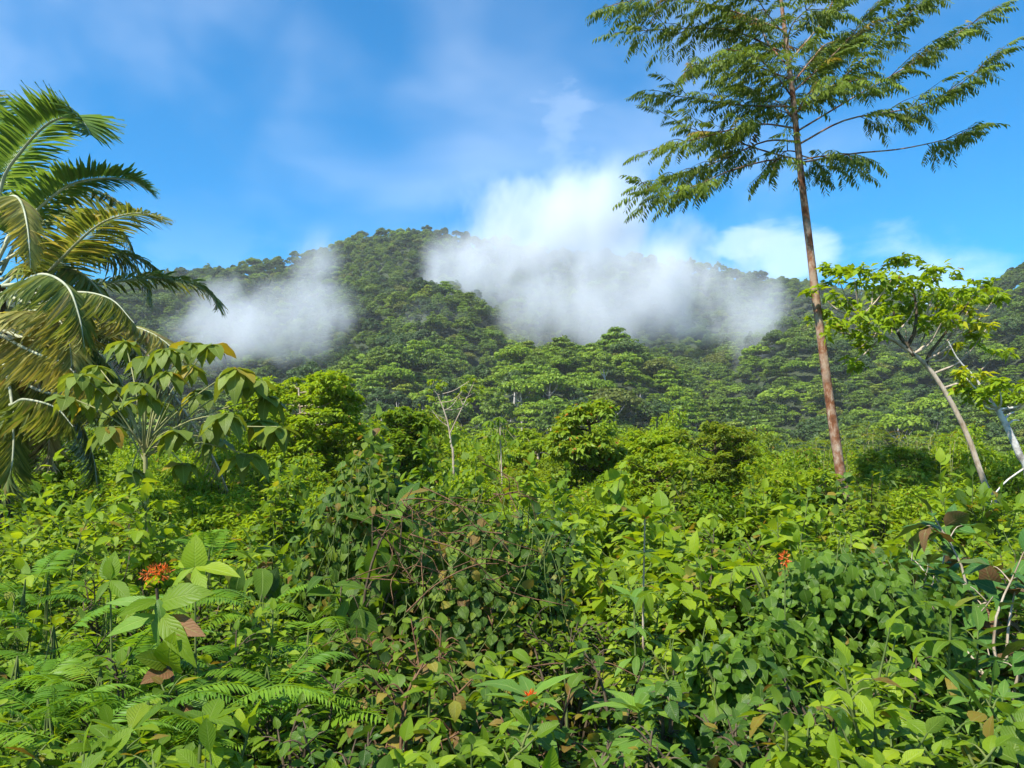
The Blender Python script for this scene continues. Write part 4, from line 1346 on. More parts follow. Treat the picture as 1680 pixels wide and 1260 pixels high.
# mid-distance bushes: a few models, copied
def bush_model(k, mat, H, Wd, ls, nl, dens):
    rr = np.random.default_rng(900 + k)
    pos, d, n = [], [], []
    polys = []
    for q in range(nl):
        a = rr.random() * 6.283
        u = math.sqrt(rr.random())
        c = np.array([Wd * 0.8 * u * math.cos(a), Wd * 0.8 * u * math.sin(a), H * (0.25 + 0.62 * rr.random() * (1 - 0.45 * u * u))])
        r = Wd * rr.uniform(0.22, 0.36)
        p_, d_, n_ = clump(rr, c, r, int(dens * rr.uniform(0.7, 1.3)), 0.8, 0.45, 0.4)
        pos.append(p_); d.append(d_); n.append(n_)
        polys.append((smooth_path([(0, 0, -0.1), c * [0.4, 0.4, 0.55], c], 6), np.linspace(0.03, 0.008, 6)))
    pos, d, n = map(np.concatenate, (pos, d, n))
    v, f, u, r = scatter(DIA, pos, d, n, ls * rr.uniform(0.6, 1.3, len(pos)), rng=rr)
    tv, tf = tubes(polys, 4)
    return make_mesh('foliage', v, f, mat, None, r), make_mesh('stem', tv, tf, 'bark_dark'), H


BMAT = ['leaf_lime', 'leaf_mid', 'leaf_bright_tree', 'leaf_olive', 'leaf_dark', 'leaf_orange_mix']
BT = [bush_model(10 + k, mt, 6.4, 1.75, ls * 1.2, 80, 115) for k, (mt, ls) in enumerate(zip(BMAT, (0.14, 0.16, 0.17, 0.14, 0.15, 0.18)))]
BM = [bush_model(0, 'leaf_lime', 3.0, 1.7, 0.17, 34, 110), bush_model(1, 'leaf_mid', 3.2, 1.7, 0.20, 32, 100), bush_model(2, 'leaf_bright_tree', 3.4, 1.6, 0.2, 30, 100),
      bush_model(3, 'leaf_olive', 2.8, 1.6, 0.12, 34, 120), bush_model(4, 'leaf_dark', 3.0, 1.6, 0.14, 32, 110), bush_model(5, 'leaf_orange_mix', 3.4, 1.5, 0.18, 30, 90)]
BL = ['yellow green bush of fine leaves', 'mid green rounded bush', 'bright green leafy bush', 'olive fine-leaved bush', 'dark green bush', 'glossy green bush with a few orange leaves']
BSRC = {}
for depth, step in ((15, 105), (18, 100), (22, 90), (27, 80), (33, 75), (41, 70), (50, 66)):
    for px in np.arange(-80, 1780, step):
        x = px + rr0.uniform(-0.4, 0.4) * step
        dd = depth * rr0.uniform(0.93, 1.08)
        b = base_at(x, dd)
        q = rr0.random()
        k = (0, 2, 0, 3, 1, 5)[int(q * 6)] if 420 < x else (0, 1, 2, 4, 1, 0)[int(q * 6)]
        y = yt(dd) + rr0.normal(-8, 26) + 1.3 * np.interp(x, [0, 150, 300, 420, 600, 900, 1060, 1250, 1400, 1680], [-6, -10, -22, -40, -52, -40, -36, -20, -14, -26]) * np.clip((dd - 14) / 8, 0, 1)
        H = max(1.0, P(x, y, dd)[2] - b[2])
        z = 'behind the palm' if x < 420 else ('around the thin bare sapling' if x < 880 else ('around the conical tree' if x < 1260 else 'behind the leaning tree'))
        t = thing('bush', BL[k] + ' ' + z + ' under the hill', 'bush', tuple(b), 'thicket bushes ' + z)
        t.rotation_euler = (0, 0, rr0.random() * 6.28)
        sw = max(0.55, step * 0.85 * dd / FPX / 1.6)
        mdl = BM[k] if H / sw < 4.4 else BT[k]
        t.scale = (sw, sw, H / mdl[2])
        fo = link('foliage', mdl[0], t)
        fo['kind'] = 'stuff'
        if mdl is BT[k]:
            BSRC.setdefault(k, fo)
        link('stem', mdl[1], t)


# valley floor between the thicket and the hill: low secondary growth
rng = np.random.default_rng(70)
vp = []
for Yb in np.arange(56, 165, 3.6):
    half = 0.8 * Yb + 15
    for Xb in np.arange(-half, half, 3.8):
        vp.append((Xb + rng.uniform(-2, 2), Yb + rng.uniform(-2, 2)))
vp = np.array(vp)
vz = ground_z(vp[:, 0], vp[:, 1])
tops = 1.7 + vp[:, 1] * (780 - (735 - 0.25 * (vp[:, 1] - 58) + rng.normal(0, 14, len(vp)))) / FPX
vs = np.clip((tops - vz) / 6.4, 0.5, 2.2)
instancer('valley_thicket', np.stack([vp[:, 0], vp[:, 1], vz], -1), vs, rng.uniform(0, 6.28, len(vp)), rng.choice([0, 1, 1, 2, 2, 3, 0], len(vp)), [BSRC[k] for k in range(4)],
          'low bright green secondary growth on the valley floor', 'thicket')


# --- the dome of vines
def vine_mound(label, px, ytop, depth, halfw, seed, nleaf, mat, ls, lumps=6):
    rr = np.random.default_rng(seed)
    b = base_at(px, depth)
    H = P(px, ytop, depth)[2] - b[2]
    Wd = halfw * depth / FPX
    t = thing('vine_mound', label, 'vine', tuple(b))
    lc = [(nrm(rr.normal(size=3)), rr.uniform(0.10, 0.34)) for _ in range(lumps * 2)]
    v = nrm(rr.normal(size=(nleaf, 3)))
    v[:, 2] = np.abs(v[:, 2])
    v[:, 1] = np.where(rr.random(nleaf) < 0.72, -np.abs(v[:, 1]), v[:, 1])
    rad = np.ones(nleaf)
    for c, a in lc:
        rad += a * np.exp(-((v - c) ** 2).sum(1) / 0.12) - a * 0.06
    rad *= rr.uniform(0.80, 1.08, nleaf)
    p = v * rad[:, None] * np.array([Wd, Wd * 0.85, H * 0.92]) + [0, 0, 0.02]
    nn = nrm(v / np.array([Wd, Wd * 0.85, H]) + np.array([0, 0, 0.25]) + rr.normal(0, 0.28, (nleaf, 3)))
    down = np.array([0, 0, -1.0]) - nn * (nn[:, 2:3] * -1)
    d = nrm(down + rr.normal(0, 0.55, (nleaf, 3)) * 0.9)
    s = ls * rr.uniform(0.5, 1.35, nleaf)
    strands = []
    for q in range(9):
        a0, a1 = rr.uniform(-2.9, -0.2), rr.uniform(-2.9, -0.2)
        e0, e1 = rr.uniform(0.05, 0.6), rr.uniform(0.7, 1.5)
        u = np.linspace(0, 1, 12)
        az, el = a0 + (a1 - a0) * u, e0 + (e1 - e0) * u
        path = np.stack([np.cos(az) * np.cos(el) * Wd * 0.98, np.sin(az) * np.cos(el) * Wd * 0.85, np.sin(el) * H * 0.93], -1)
        path += rr.normal(0, 0.015, path.shape)
        strands.append((path, np.full(12, 0.003)))
    # a few main stems hold the mound up from inside
    for q in range(9):
        a = rr.random() * 6.283
        tip = np.array([math.cos(a) * Wd * 0.6, math.sin(a) * Wd * 0.5, H * 0.75])
        strands.append((smooth_path([(rr.normal(0, .1), rr.normal(0, .1), -0.1), tip * [0.5, 0.5, 0.5], tip], 12), np.linspace(0.018, 0.006, 12)))
    tube_part('vine_stem', t, strands, 'stem_green', 4)
    leaf_objects(t, leaf_meshes('vine', mat), p, d, nn, s, 'leaf', 300, mat, TM['vine'], rr, prefer=-p[:, 1] * 2 + p[:, 2])
    # inner leaves keep the inside dark and closed
    k = nleaf // 2
    v2 = nrm(rr.normal(size=(k, 3))); v2[:, 2] = np.abs(v2[:, 2])
    p2 = v2 * rr.uniform(0.4, 0.85, (k, 1)) * np.array([Wd, Wd * 0.85, H * 0.9])
    leaf_part(t, mat, TM['round'], p2, nrm(rr.normal(size=(k, 3))), nrm(v2 + rr.normal(0, 0.4, (k, 3))), ls * rr.uniform(0.8, 1.2, k), name='inner_foliage', rng=rr)
    return t


vine_mound('dome of dark round-leaved vines smothering a shrub near the tall trunk', 1375, 838, 6.0, 205, 61, 3800, 'leaf_vine', 0.088)
vine_mound('low spill of dark round vine leaves at the foot of the vine dome', 1235, 1010, 4.9, 150, 62, 1100, 'leaf_vine', 0.10)
vine_mound('dark leafy vine heap with browned leaves below the dead twig tangle', 790, 765, 6.4, 190, 63, 2600, 'leaf_tangle', 0.09)
vine_mound('shaded vine-draped shrub with large leaves beside the dead twigs', 590, 690, 7.0, 130, 64, 2000, 'leaf_tangle', 0.10)

# --- named shrubs of the photograph
near_shrub('big', 590, 735, 6.2, 105, 71, 'large_leaved_shrub', 'shrub with large dark ribbed hanging leaves overtopping the tangle', nst=7)
near_shrub('big', 640, 700, 7.2, 100, 72, 'large_leaved_shrub', 'large-leaved shrub with pale new leaves above the dead twigs', nst=5)
near_shrub('big', 410, 850, 6.4, 60, 73, 'large_leaved_shrub', 'dark shrub with long ribbed leaves under the umbrella sapling', nst=4, scale=0.85)
near_shrub('heart', 1205, 765, 9.0, 95, 74, 'heart_leaved_shrub', 'lime shrub with broad heart-shaped leaves in front of the olive tree', nst=11, scale=1.35)
near_shrub('heart', 1290, 800, 8.2, 55, 75, 'heart_leaved_shrub', 'small lime heart-leaved shrub against the tall trunk', nst=6, scale=1.2)
near_shrub('rust', 1520, 765, 7.0, 120, 76, 'rust_leaved_shrub', 'tall shrub with large rusty-backed leaves below the leaning tree', nst=9)
near_shrub('rust', 1660, 860, 5.2, 90, 77, 'rust_leaved_shrub', 'rusty brown large-leaved shrub beside the vine dome', nst=7)
near_shrub('lime', 235, 762, 8.4, 120, 78, 'lime_shrub', 'bright lime shrub with pointed leaves under the umbrella sapling', nst=12, scale=1.2)
near_shrub('lime', 110, 815, 8.0, 100, 79, 'lime_shrub', 'pale lime shrub with broad leaves below the palm fronds', nst=10, scale=1.15)
near_shrub('lime', 1440, 1085, 3.3, 120, 80, 'lime_shrub', 'glowing yellow green shrub in front of the vine dome', nst=17, scale=0.68)
near_shrub('lime', 1330, 1120, 3.2, 75, 81, 'lime_shrub', 'thin lime shrub with loose leaves before the vine dome', nst=8, scale=0.7)
near_shrub('blue', 1630, 1010, 4.4, 70, 82, 'narrow_leaved_shrub', 'blue green long-leaved shrub beside the rusty shrub', nst=6)
near_shrub('big', 1650, 1130, 3.4, 60, 83, 'large_leaved_shrub', 'low plant with big bright ribbed leaves beside the glowing lime shrub', nst=4, scale=0.7)


near_shrub('rust', 1600, 800, 6.2, 100, 84, 'rust_leaved_shrub', 'leggy shrub with red brown drooping leaves between the two rusty shrubs', nst=9)
near_shrub('dark', 1378, 748, 14.5, 55, 85, 'dark_climber_shrub', 'dark leafy shrub clasping the foot of the tall trunk', nst=22, scale=1.9)
near_shrub('big', 830, 800, 8.4, 70, 86, 'large_leaved_shrub', 'large-leaved shrub rising behind the dead twig tangle', nst=5, scale=0.8)
near_shrub('big', 520, 790, 7.6, 60, 87, 'large_leaved_shrub', 'large drooping-leaved shrub between the umbrella sapling and the tangle', nst=5, scale=0.9)
near_shrub('heart', 1120, 800, 9.6, 80, 88, 'heart_leaved_shrub', 'pale heart-leaved shrub before the spreading bush', nst=10, scale=1.3)
dome_tree('broadleaf_tree', 'tall loose yellow green tree behind the conical tree', 1075, 702, 790, 62, 29, 50, 18, 'leaf_bright_tree', 0.17, 'bark_tan', per=330, seed=45)
dome_tree('broadleaf_tree', 'rounded lime tree between the bare sapling and the conical tree', 880, 705, 790, 55, 31, 46, 18, 'leaf_lime', 0.16, 'bark_tan', per=330, seed=46)
dome_tree('broadleaf_tree', 'green bushy tree between the tall trunk and the leaning tree', 1470, 735, 830, 75, 24, 50, 20, 'leaf_mid', 0.15, 'bark_dark', per=330, seed=47)
dome_tree('broadleaf_tree', 'low dark green tree behind the palm skirt', 90, 690, 800, 80, 24, 50, 22, 'leaf_mid', 0.16, 'bark_dark', per=330, seed=48)
for (px, yy_, nb, sd_, lb) in ((1440, 702, 34, 1, 'clump of tall pale reeds behind the tall trunk'), (1350, 722, 22, 2, 'smaller, thinner reed clump behind the tall trunk'), (1530, 715, 26, 3, 'reed clump under the leaning tree')):
    rr = np.random.default_rng(sd_)
    b = base_at(px, 27)
    t = thing('reed_clump', lb, 'reeds', tuple(b))
    H = P(px, yy_, 27)[2] - b[2]
    blades = []
    for q in range(nb):
        x0, y0 = rr.normal(0, 0.5), rr.normal(0, 0.4)
        hh = H * rr.uniform(0.75, 1.0)
        a = rr.random() * 6.283
        k = rr.uniform(0.1, 0.7)
        pth = smooth_path([(x0, y0, -0.1), (x0 + 0.1 * k * math.cos(a), y0 + 0.1 * k * math.sin(a), hh * 0.6), (x0 + 0.5 * k * math.cos(a), y0 + 0.5 * k * math.sin(a), hh), (x0 + k * 1.1 * math.cos(a), y0 + k * 1.1 * math.sin(a), hh - 0.35 * k)], 10)
        o = tube_part('reed', t, [(pth, np.linspace(0.02, 0.004, 10))], 'petiole', 4)
        k2 = 7
        ts = np.linspace(0.55, 0.95, k2)
        aa = rr.random(k2) * 6.283
        leaf_part(o, 'leaf_olive', leaf_tmpl('strap', 4, 0.07, 0.5, 0.3), path_at(pth, ts), np.stack([np.cos(aa), np.sin(aa), np.full(k2, 0.6)], -1), np.tile([0, 0, 1.0], (k2, 1)), rr.uniform(0.5, 0.9, k2), 'blades', rr)


for q, (kd, px, y, dd, hw, lb) in enumerate((
        ('broad', 700, 700, 13.5, 48, 'tall mid green sapling in front of the bare sapling'),
        ('lime', 860, 738, 12.5, 46, 'lime sapling between the dark tangle and the conical tree'),
        ('broad', 935, 752, 11.5, 44, 'leafy green sapling at the foot of the conical tree'),
        ('heart', 1020, 762, 12.0, 42, 'heart-leaved sapling beside the conical tree'),
        ('olive', 1135, 728, 14.5, 46, 'olive sapling in front of the olive green tree'),
        ('lime', 1255, 735, 13.5, 44, 'lime sapling between the heart-leaved shrubs'),
        ('broad', 1330, 742, 13.0, 42, 'green sapling leaning toward the tall trunk'),
        ('olive', 1440, 742, 13.5, 50, 'olive sapling between the tall trunk and the rusty shrub'),
        ('lime', 1560, 748, 12.5, 50, 'lime sapling under the leaning tree'),
        ('lime', 610, 672, 15.0, 50, 'tall lime sapling behind the draped shrub'),
        ('broad', 770, 708, 15.0, 48, 'rounded green sapling next to the palmate sapling'),
        ('broad', 455, 700, 13.0, 52, 'dark green sapling before the bright bushy tree'),
        ('lime', 60, 745, 12.5, 52, 'lime sapling under the palm skirt'),
        ('glossy', 1640, 742, 12.0, 46, 'glossy sapling at the foot of the white-barked tree'))):
    near_shrub(kd, px, y, dd, hw, 300 + q, 'sapling', lb, nst=20, limit=120, scale=1.5)


# --- rosette plants
def rosette(label, px, ytop, depth, nleaf, ls, seed, mat='leaf_blue', shape='lance', tiers=2, flower=None, name='rosette_plant', stem='stem_green', lean=0.0):
    rr = np.random.default_rng(seed)
    b = base_at(px, depth)
    top = P(px, ytop, depth) - b
    top[0] += lean
    t = thing(name, label, 'plant', tuple(b))
    path = smooth_path([(0, 0, -0.08), top * 0.5 + rr.normal(0, 0.02, 3), top], 10)
    tube_part('stem', t, [(path, np.linspace(0.012, 0.006, 10))], stem, 6)
    pos, d, n, s = [], [], [], []
    for q in range(tiers):
        f = 1.0 - 0.16 * q
        k = nleaf
        ang = np.arange(k) * 6.283 / k + rr.random() * 3
        el = rr.uniform(0.35, 0.75, k) - 0.55 * q
        pos.append(np.tile(path_at(path, [f])[0], (k, 1)) + rr.normal(0, 0.008, (k, 3)))
        d.append(np.stack([np.cos(ang), np.sin(ang), el], -1))
        n.append(np.stack([-np.cos(ang) * el, -np.sin(ang) * el, np.ones(k)], -1) + rr.normal(0, 0.1, (k, 3)))
        s.append(ls * rr.uniform(0.8, 1.15, k) * (1 - 0.05 * q))
    leaf_objects(t, leaf_meshes(shape, mat), np.concatenate(pos), np.concatenate(d), np.concatenate(n), np.concatenate(s), 'leaf')
    if flower:
        k, fs = flower
        v = nrm(rr.normal(size=(k, 3)) + [0, 0, 0.7])
        fv, ff, fu, fr_ = scatter(leaf_tmpl('lance', 2, 0.25, 0.2, 0.2), top + v * fs * 0.3 * rr.random((k, 1)) + [0, 0, fs * 0.3], v + rr.normal(0, 0.3, (k, 3)), rr.normal(size=(k, 3)), fs * rr.uniform(0.5, 1.0, k), rng=rr)
        link('flower', make_mesh('flower', fv, ff, 'petal_orange', fu, fr_), t)
    return t


rosette('blue green rosette of long ribbed leaves with a small orange flower', 868, 1150, 3.7, 7, 0.28, 201, flower=(40, 0.05), tiers=3)
rosette('pale green upright rosette plant beside the orange-flowered rosette', 1048, 1170, 3.7, 7, 0.27, 202, mat='leaf_blue', tiers=3)
rosette('young rosette sprout with light leaves behind the two rosettes', 820, 1120, 4.3, 6, 0.22, 203, mat='leaf_lime', tiers=2)
rosette('small star-shaped sprout above the rosettes', 925, 1085, 4.6, 6, 0.17, 204, mat='leaf_mid', tiers=2)
rosette('tall thin-stemmed plant with a tuft of green leaves and orange flowers', 1058, 850, 6.2, 8, 0.30, 205, mat='leaf_mid', shape='lance', tiers=3, flower=(60, 0.05), name='thin_stemmed_plant', stem='bark_tan')
rosette('upright plant of pale leaves in the yellow growth', 1040, 985, 5.4, 7, 0.20, 206, mat='leaf_blue', tiers=3)
rosette('leafy sprout with paddle-shaped leaves among the ferns', 205, 1205, 3.0, 6, 0.16, 207, mat='leaf_mid', shape='obovate', tiers=3)
rosette('round-leaved sprout beside the ferns', 330, 1195, 3.0, 6, 0.16, 208, mat='leaf_mid', shape='obovate', tiers=3)
rosette('drooping green-leaved sprout under the browned shrub leaves', 705, 1130, 4.0, 7, 0.2, 209, mat='leaf_mid', tiers=3)
rosette('long-leaved sapling top beside the vine dome', 1560, 1000, 4.8, 7, 0.24, 210, mat='leaf_big', tiers=3)

# orange-flowered plant among the ferns
FD = 4.3
fb = base_at(300, FD)
fp = thing('orange_flowered_plant', 'dark-stemmed plant with an orange flower head and big worn leaves among ferns', 'plant', tuple(fb))
spx = [(306, 1210), (300, 1160), (282, 1110), (268, 1060), (262, 1010), (257, 965)]
sp3 = np.array([P(x, y, FD) for x, y in spx]) - fb
sp3 = np.vstack([[0, 0, -0.1], sp3])
tube_part('stem', fp, [(smooth_path(sp3, 16), np.linspace(0.014, 0.008, 16))], 'bark_dark', 7)
rr = np.random.default_rng(5)


def one_leaf(parent, shape, mat, p, tip, up, idx=0, name='leaf', label=None):
    """a leaf from base point p to its tip"""
    v = np.asarray(tip) - np.asarray(p)
    L = np.linalg.norm(v)
    o = link(name, leaf_meshes(shape, mat)[idx % 3], parent)
    x, y, z = frames(v[None], np.asarray(up, float)[None])
    x, y, z = x[0] * L, y[0] * L, z[0] * L
    o.matrix_basis = Matrix(((x[0], y[0], z[0], p[0]), (x[1], y[1], z[1], p[1]), (x[2], y[2], z[2], p[2]), (0, 0, 0, 1)))
    if label:
        o['label'] = label
    return o


def L3(x, y, dd=0.0):
    return P(x, y, FD + dd) - fb


for (bx, by, tx, ty, dd, shp, mt, up_) in [
    (262, 1010, 165, 1025, -.15, 'lance', 'leaf_blue', (0.2, -0.8, 0.6)), (262, 1000, 180, 960, -.1, 'lance', 'leaf_blue', (0.2, -0.6, 0.8)), (262, 1004, 300, 1070, -.25, 'lance', 'leaf_mid', (0, -0.8, 0.5)),
    (266, 1015, 335, 1040, -.1, 'lance', 'leaf_dead', (-0.2, -0.8, 0.6)), (262, 990, 330, 955, -.1, 'ovate', 'leaf_mid', (0, -0.8, 0.6)), (258, 985, 195, 1000, -.2, 'lance', 'leaf_mid', (0.1, -0.8, 0.6)),
    (262, 1000, 325, 985, .15, 'lance', 'leaf_mid', (0, -0.6, 0.8)), (275, 1090, 222, 1075, -.15, 'ovate', 'leaf_olive', (0, -0.8, 0.6)), (280, 1095, 265, 1060, -.2, 'heart', 'leaf_mid', (0, -0.9, 0.3)),
    (282, 1100, 235, 1110, -.2, 'ovate', 'leaf_dead', (0, -0.8, 0.5)), (290, 1130, 345, 1160, -.1, 'lance', 'leaf_blue', (0, -0.7, 0.7)), (300, 1160, 312, 1190, -.15, 'ovate', 'leaf_dead', (0, -0.9, 0.2)),
    (262, 1000, 235, 1062, -.12, 'lance', 'leaf_blue', (-0.5, -0.7, 0.5)), (259, 980, 268, 1030, -.1, 'lance', 'leaf_blue', (0.3, -0.7, 0.5)),
]:
    one_leaf(fp, shp, mt, L3(bx, by), L3(tx, ty, dd), up_, bx)
k = 230
v = nrm(rr.normal(size=(k, 3)) + [0, 0, 0.3])
fc = L3(256, 940)
fv, ff, fu, fr_ = scatter(leaf_tmpl('lance', 2, 0.22, 0.3, 0.2), fc + v * rr.random((k, 1)) ** 0.5 * [0.075, 0.05, 0.055] + np.array([0.35, 0, 0]) * (v[:, 2:3] * 0.06), v + rr.normal(0, 0.6, (k, 3)), rr.normal(size=(k, 3)), 0.026 * rr.uniform(0.4, 1.2, k), rng=rr)
link('flower', make_mesh('flower', fv, ff, 'petal_orange', fu, fr_), fp)

# plant with upright translucent lime leaves behind the flower
lb = base_at(322, 4.7)
lp = thing('lime_leaved_sprout', 'sprout with a large upright glowing lime leaf behind the orange flower', 'plant', tuple(lb))
q0 = P(320, 930, 4.7) - lb
tube_part('stem', lp, [(smooth_path([(0, 0, -0.1), q0 * 0.5, q0], 10), np.linspace(0.009, 0.005, 10))], 'stem_green', 6)
for (tx, ty, dd, shp, up_) in [(318, 876, -.02, 'heart', (0.1, -1, 0.1)), (395, 938, -.1, 'lance', (0, -0.4, 0.9)), (262, 958, -.1, 'lance', (0, -0.5, 0.9)), (335, 975, -.15, 'lance', (0, -0.8, 0.5)), (300, 900, .2, 'ovate', (0, -0.8, 0.5)), (360, 915, .1, 'lance', (0, -.6, .8))]:
    one_leaf(lp, shp, 'leaf_lime', q0, P(tx, ty, 4.7 + dd) - lb, up_, tx)
lb2 = base_at(186, 4.6)
lp2 = thing('lime_leaved_sprout', 'small sprout with paired upright lime leaves left of the orange flower'.replace('left of', 'next to'), 'plant', tuple(lb2))
q0 = P(181, 952, 4.6) - lb2
tube_part('stem', lp2, [(smooth_path([(0, 0, -0.1), q0 * 0.5, q0], 10), np.linspace(0.008, 0.005, 10))], 'stem_green', 6)
for (tx, ty, dd, shp, mt, up_) in [(186, 902, 0, 'ovate', 'leaf_lime', (0.2, -1, 0.1)), (170, 910, .05, 'ovate', 'leaf_mid', (-0.3, -1, 0.1)), (215, 985, -.1, 'lance', 'leaf_mid', (0, -.6, .8)), (150, 985, -.1, 'lance', 'leaf_mid', (0, -.6, .8))]:
    one_leaf(lp2, shp, mt, q0, P(tx, ty, 4.6 + dd) - lb2, up_, tx)


# --- ferns
def fern_mesh(seed, pairs=24, L=1.0):
    """frond along +y arching down: comb-like pinnae"""
    rr = np.random.default_rng(seed)
    y = np.linspace(0, 1, 16)
    mid = np.stack([0.05 * np.sin(y * 3 + seed), y * L * (1 - 0.15 * y), 0.14 * np.sin(y * 2.6) - 0.34 * y ** 2], -1)
    v, f = tubes([(mid, np.linspace(0.007, 0.002, 16))], 3)
    V, F, off = [v], [f], len(v)
    R = [np.zeros(len(v))]
    lob = leaf_tmpl('lance', 4, 0.15, 0.18, 0.25, 0.006, seed)
    pos, d, n, s = [], [], [], []
    for q, tt in enumerate(np.linspace(0.14, 0.985, pairs)):
        pl = 0.27 * (1 - tt) ** 0.62 * min(1.0, 0.5 + 2.2 * tt)
        T = nrm(path_at(mid, [tt + 0.02]) - path_at(mid, [tt - 0.02]))[0]
        p = path_at(mid, [tt])[0]
        for sgn in (-1, 1):
            axis = nrm(np.array([sgn * 1.0, 0, -0.12 + rr.normal(0, 0.08)]) + T * 0.42)
            pos.append(p); d.append(axis); n.append(np.array([0, 0, 1.0]) + rr.normal(0, 0.22, 3)); s.append(pl * rr.uniform(0.85, 1.08))
    v, f, u, r = scatter(lob, np.array(pos), np.array(d), np.array(n), np.array(s), rnd=np.full(len(pos), 0.0))
    V.append(v); F.append(f + off); R.append(np.zeros(len(v)))
    return make_mesh('frond', np.concatenate(V), np.concatenate(F), 'leaf_fern', None, np.concatenate(R))


FERN = [fern_mesh(1, 26), fern_mesh(2, 29), fern_mesh(3, 23)]
rr = np.random.default_rng(12)
fern_spots = [(70, 1010, 4.9, 6), (160, 960, 5.4, 6), (150, 1080, 4.2, 7), (60, 1130, 3.7, 7), (230, 1130, 3.9, 7), (380, 1020, 5.0, 6), (430, 1080, 4.5, 8), (350, 1120, 4.0, 6),
              (480, 1120, 4.4, 6), (20, 930, 5.8, 5), (120, 1180, 3.3, 6), (420, 960, 5.8, 5), (290, 1060, 4.9, 6), (10, 1060, 4.4, 6), (200, 1040, 4.7, 6), (60, 900, 6.8, 5), (330, 880, 7.0, 5), (500, 1010, 5.4, 4)]
for q, (px, y, dd, k) in enumerate(fern_spots):
    b = base_at(px, dd)
    H = P(px, y - 12, dd)[2] - b[2]
    k += 1
    near = 'around the orange-flowered plant' if 200 < px < 400 else ('beside the dark tangle' if px >= 400 else 'below the lime shrubs and the palm')
    t = thing('fern', 'arching green fern with comb-like fronds ' + near, 'fern', tuple(b), 'ferns ' + near)
    for j in range(k):
        az = rr.uniform(0, 6.283)
        el = rr.uniform(0.15, 0.6)
        L = rr.uniform(0.45, 0.8) * min(1.0, dd / 5 + 0.15)
        st = np.array([0.04 * math.cos(az), 0.04 * math.sin(az), max(0.1, H * rr.uniform(0.62, 0.95) - 0.1)])
        d = np.array([[math.cos(az) * math.cos(el), math.sin(az) * math.cos(el), math.sin(el)]])
        leaf_objects(t, [FERN[(q + j) % 3]], st[None], d, np.array([[0, 0, 1.0]]), np.array([L]), 'frond')
    stk = []
    for j in range(k):
        stk.append((smooth_path([(rr.normal(0, .02), rr.normal(0, .02), -0.05), (rr.normal(0, .05), rr.normal(0, .05), H * 0.4), (0, 0, H * 0.9)], 6), np.full(6, 0.005)))
    tube_part('stalk', t, stk, 'stem_green', 4)

# --- dead twigs and lianas tangled over the dark shrubs
rr = np.random.default_rng(88)
db = base_at(760, 6.0)
dt = thing('dead_twig_tangle', 'tangle of reddish brown dead twigs and lianas over the dark shrubs', 'twigs', tuple(db))
for q in range(45):
    x0, y0 = rr.uniform(640, 880), rr.uniform(790, 960)
    a = rr.normal(0.35, 0.7) if rr.random() < 0.7 else rr.random() * 6.28
    L = rr.uniform(40, 150)
    D0 = rr.uniform(5.35, 6.0)
    pp = []
    for u in np.linspace(0, 1, 5):
        pp.append(P(x0 + L * (u - 0.5) * math.cos(a) + rr.normal(0, 7), y0 + L * (u - 0.5) * math.sin(a) + 26 * (u - 0.5) ** 2 * 4 * rr.uniform(-0.2, 1) + rr.normal(0, 5), D0 + rr.normal(0, 0.12)) - db)
    tube_part('twig', dt, [(smooth_path(pp, 12), np.linspace(rr.uniform(0.0025, 0.006), 0.0015, 12))], 'vine_dry', 4)
for pp, D0, r in (([(675, 985), (730, 955), (780, 935), (820, 925)], 5.2, 0.012), ([(870, 1105), (930, 1085), (985, 1110), (1000, 1080)], 4.9, 0.010), ([(640, 810), (700, 805), (780, 850), (840, 920)], 5.6, 0.011), ([(690, 800), (740, 830), (790, 880), (880, 905)], 5.5, 0.009),
                  ([(680, 880), (750, 900), (830, 960), (930, 1000)], 5.3, 0.010), ([(960, 1110), (1010, 1095), (1060, 1115), (1100, 1130)], 4.9, 0.008)):
    w = np.array([P(x, y, D0) for x, y in pp]) - db
    tube_part('liana', dt, [(smooth_path(w + rr.normal(0, 0.035, w.shape), 14), np.linspace(r * 0.55, r * 0.25, 14))], 'vine_dry', 6)

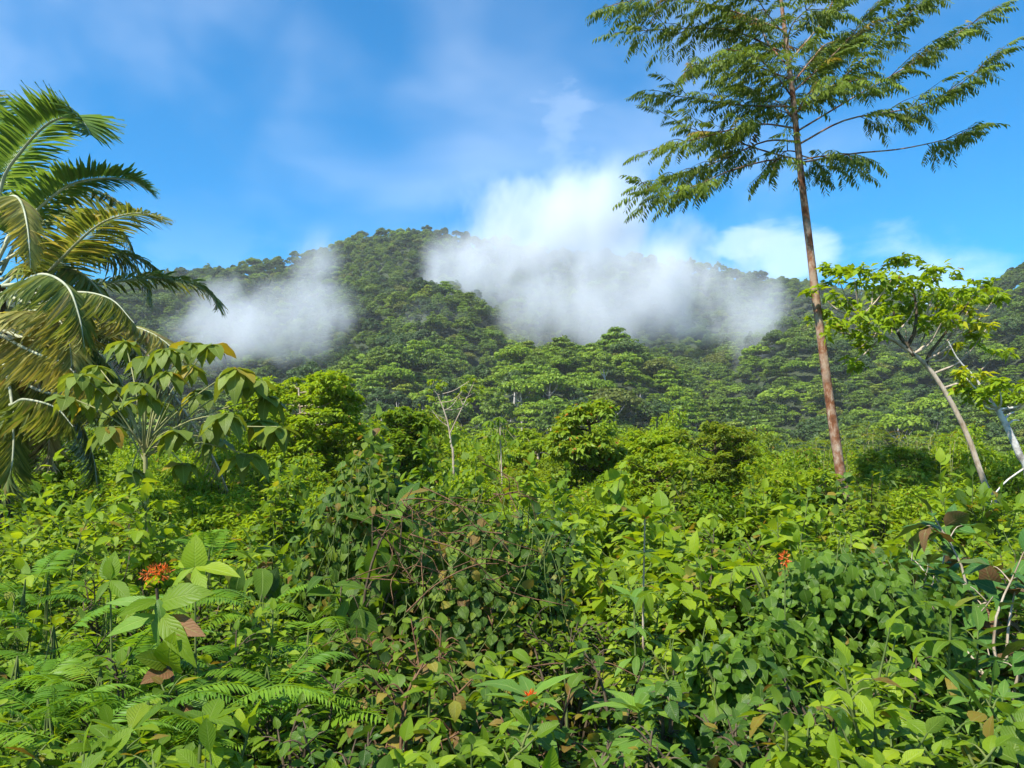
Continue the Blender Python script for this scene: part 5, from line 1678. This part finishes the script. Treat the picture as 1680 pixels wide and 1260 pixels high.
# --- loose orange blossoms and a hanging red leaf seen in the thicket
for (px, y, dd, lab) in ((1288, 915, 5.35, 'orange flower spike on the side of the vine dome'), ):
    b = base_at(px, dd)
    t = thing('flower_spike', lab, 'flower', tuple(b))
    top = P(px, y + 8, dd) - b
    tube_part('stem', t, [(smooth_path([(0, 0, -0.05), top * 0.5, top], 8), np.linspace(0.007, 0.004, 8))], 'stem_green', 5)
    k = 36
    v = nrm(rr.normal(size=(k, 3)))
    fv, ff, fu, fr_ = scatter(leaf_tmpl('lance', 2, 0.35, 0.2, 0.2), top + v * [0.012, 0.012, 0.03] + [0, 0, 0.03], v, rr.normal(size=(k, 3)), 0.04 * rr.uniform(0.6, 1.1, k), rng=rr)
    link('flower', make_mesh('flower', fv, ff, 'petal_orange', fu, fr_), t)

# --- ground cover: nobody could count it
rr = np.random.default_rng(6)
k = 26000
yy = 2.2 + 14 * rr.random(k) ** 1.6
xx = (rr.uniform(-80, 1760, k) - 840) / FPX * yy
zz = ground_z(xx, yy)
pos = np.stack([xx, yy, zz + rr.random(k) ** 1.5 * (0.25 + 0.05 * yy)], -1)
az = rr.random(k) * 6.283
d = np.stack([np.cos(az), np.sin(az), rr.normal(0.1, 0.35, k)], -1)
n = nrm(np.array([0, 0, 1.0]) + rr.normal(0, 0.35, (k, 3)))
mask = rr.random(k) < 0.5
gc = leaf_part(None, 'leaf_mid', DIA, pos[mask], d[mask], n[mask], 0.09 * rr.uniform(0.5, 1.4, mask.sum()), 'ground_cover', rr)
tag(gc, 'low green leafy ground cover under the shrubs', 'ground cover', kind='stuff')
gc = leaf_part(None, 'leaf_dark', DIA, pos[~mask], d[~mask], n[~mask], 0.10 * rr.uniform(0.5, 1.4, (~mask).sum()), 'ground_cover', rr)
tag(gc, 'dark green leafy ground cover under the shrubs', 'ground cover', kind='stuff')

# ------------------------------------------------------------------ thin humid air over the whole place
m, N = new_mat('haze')
vol = N.n('ShaderNodeVolumePrincipled', in_Density=0.00013)
vol.inputs['Color'].default_value = (0.93, 0.96, 1.0, 1)
out = N.n('ShaderNodeOutputMaterial')
N.s(out.inputs['Volume'], vol.outputs[0])
hx = np.array([[x, y, z] for z in (-75, 330) for y in (-9200, 9200) for x in (-9200, 9200)], float)
hz = link('haze', make_mesh('haze', hx, np.array([(0, 2, 3, 1), (4, 5, 7, 6), (0, 1, 5, 4), (2, 6, 7, 3), (0, 4, 6, 2), (1, 3, 7, 5)]), 'haze', smooth=False))
tag(hz, 'thin pale humid haze over the valley', 'haze', kind='stuff')
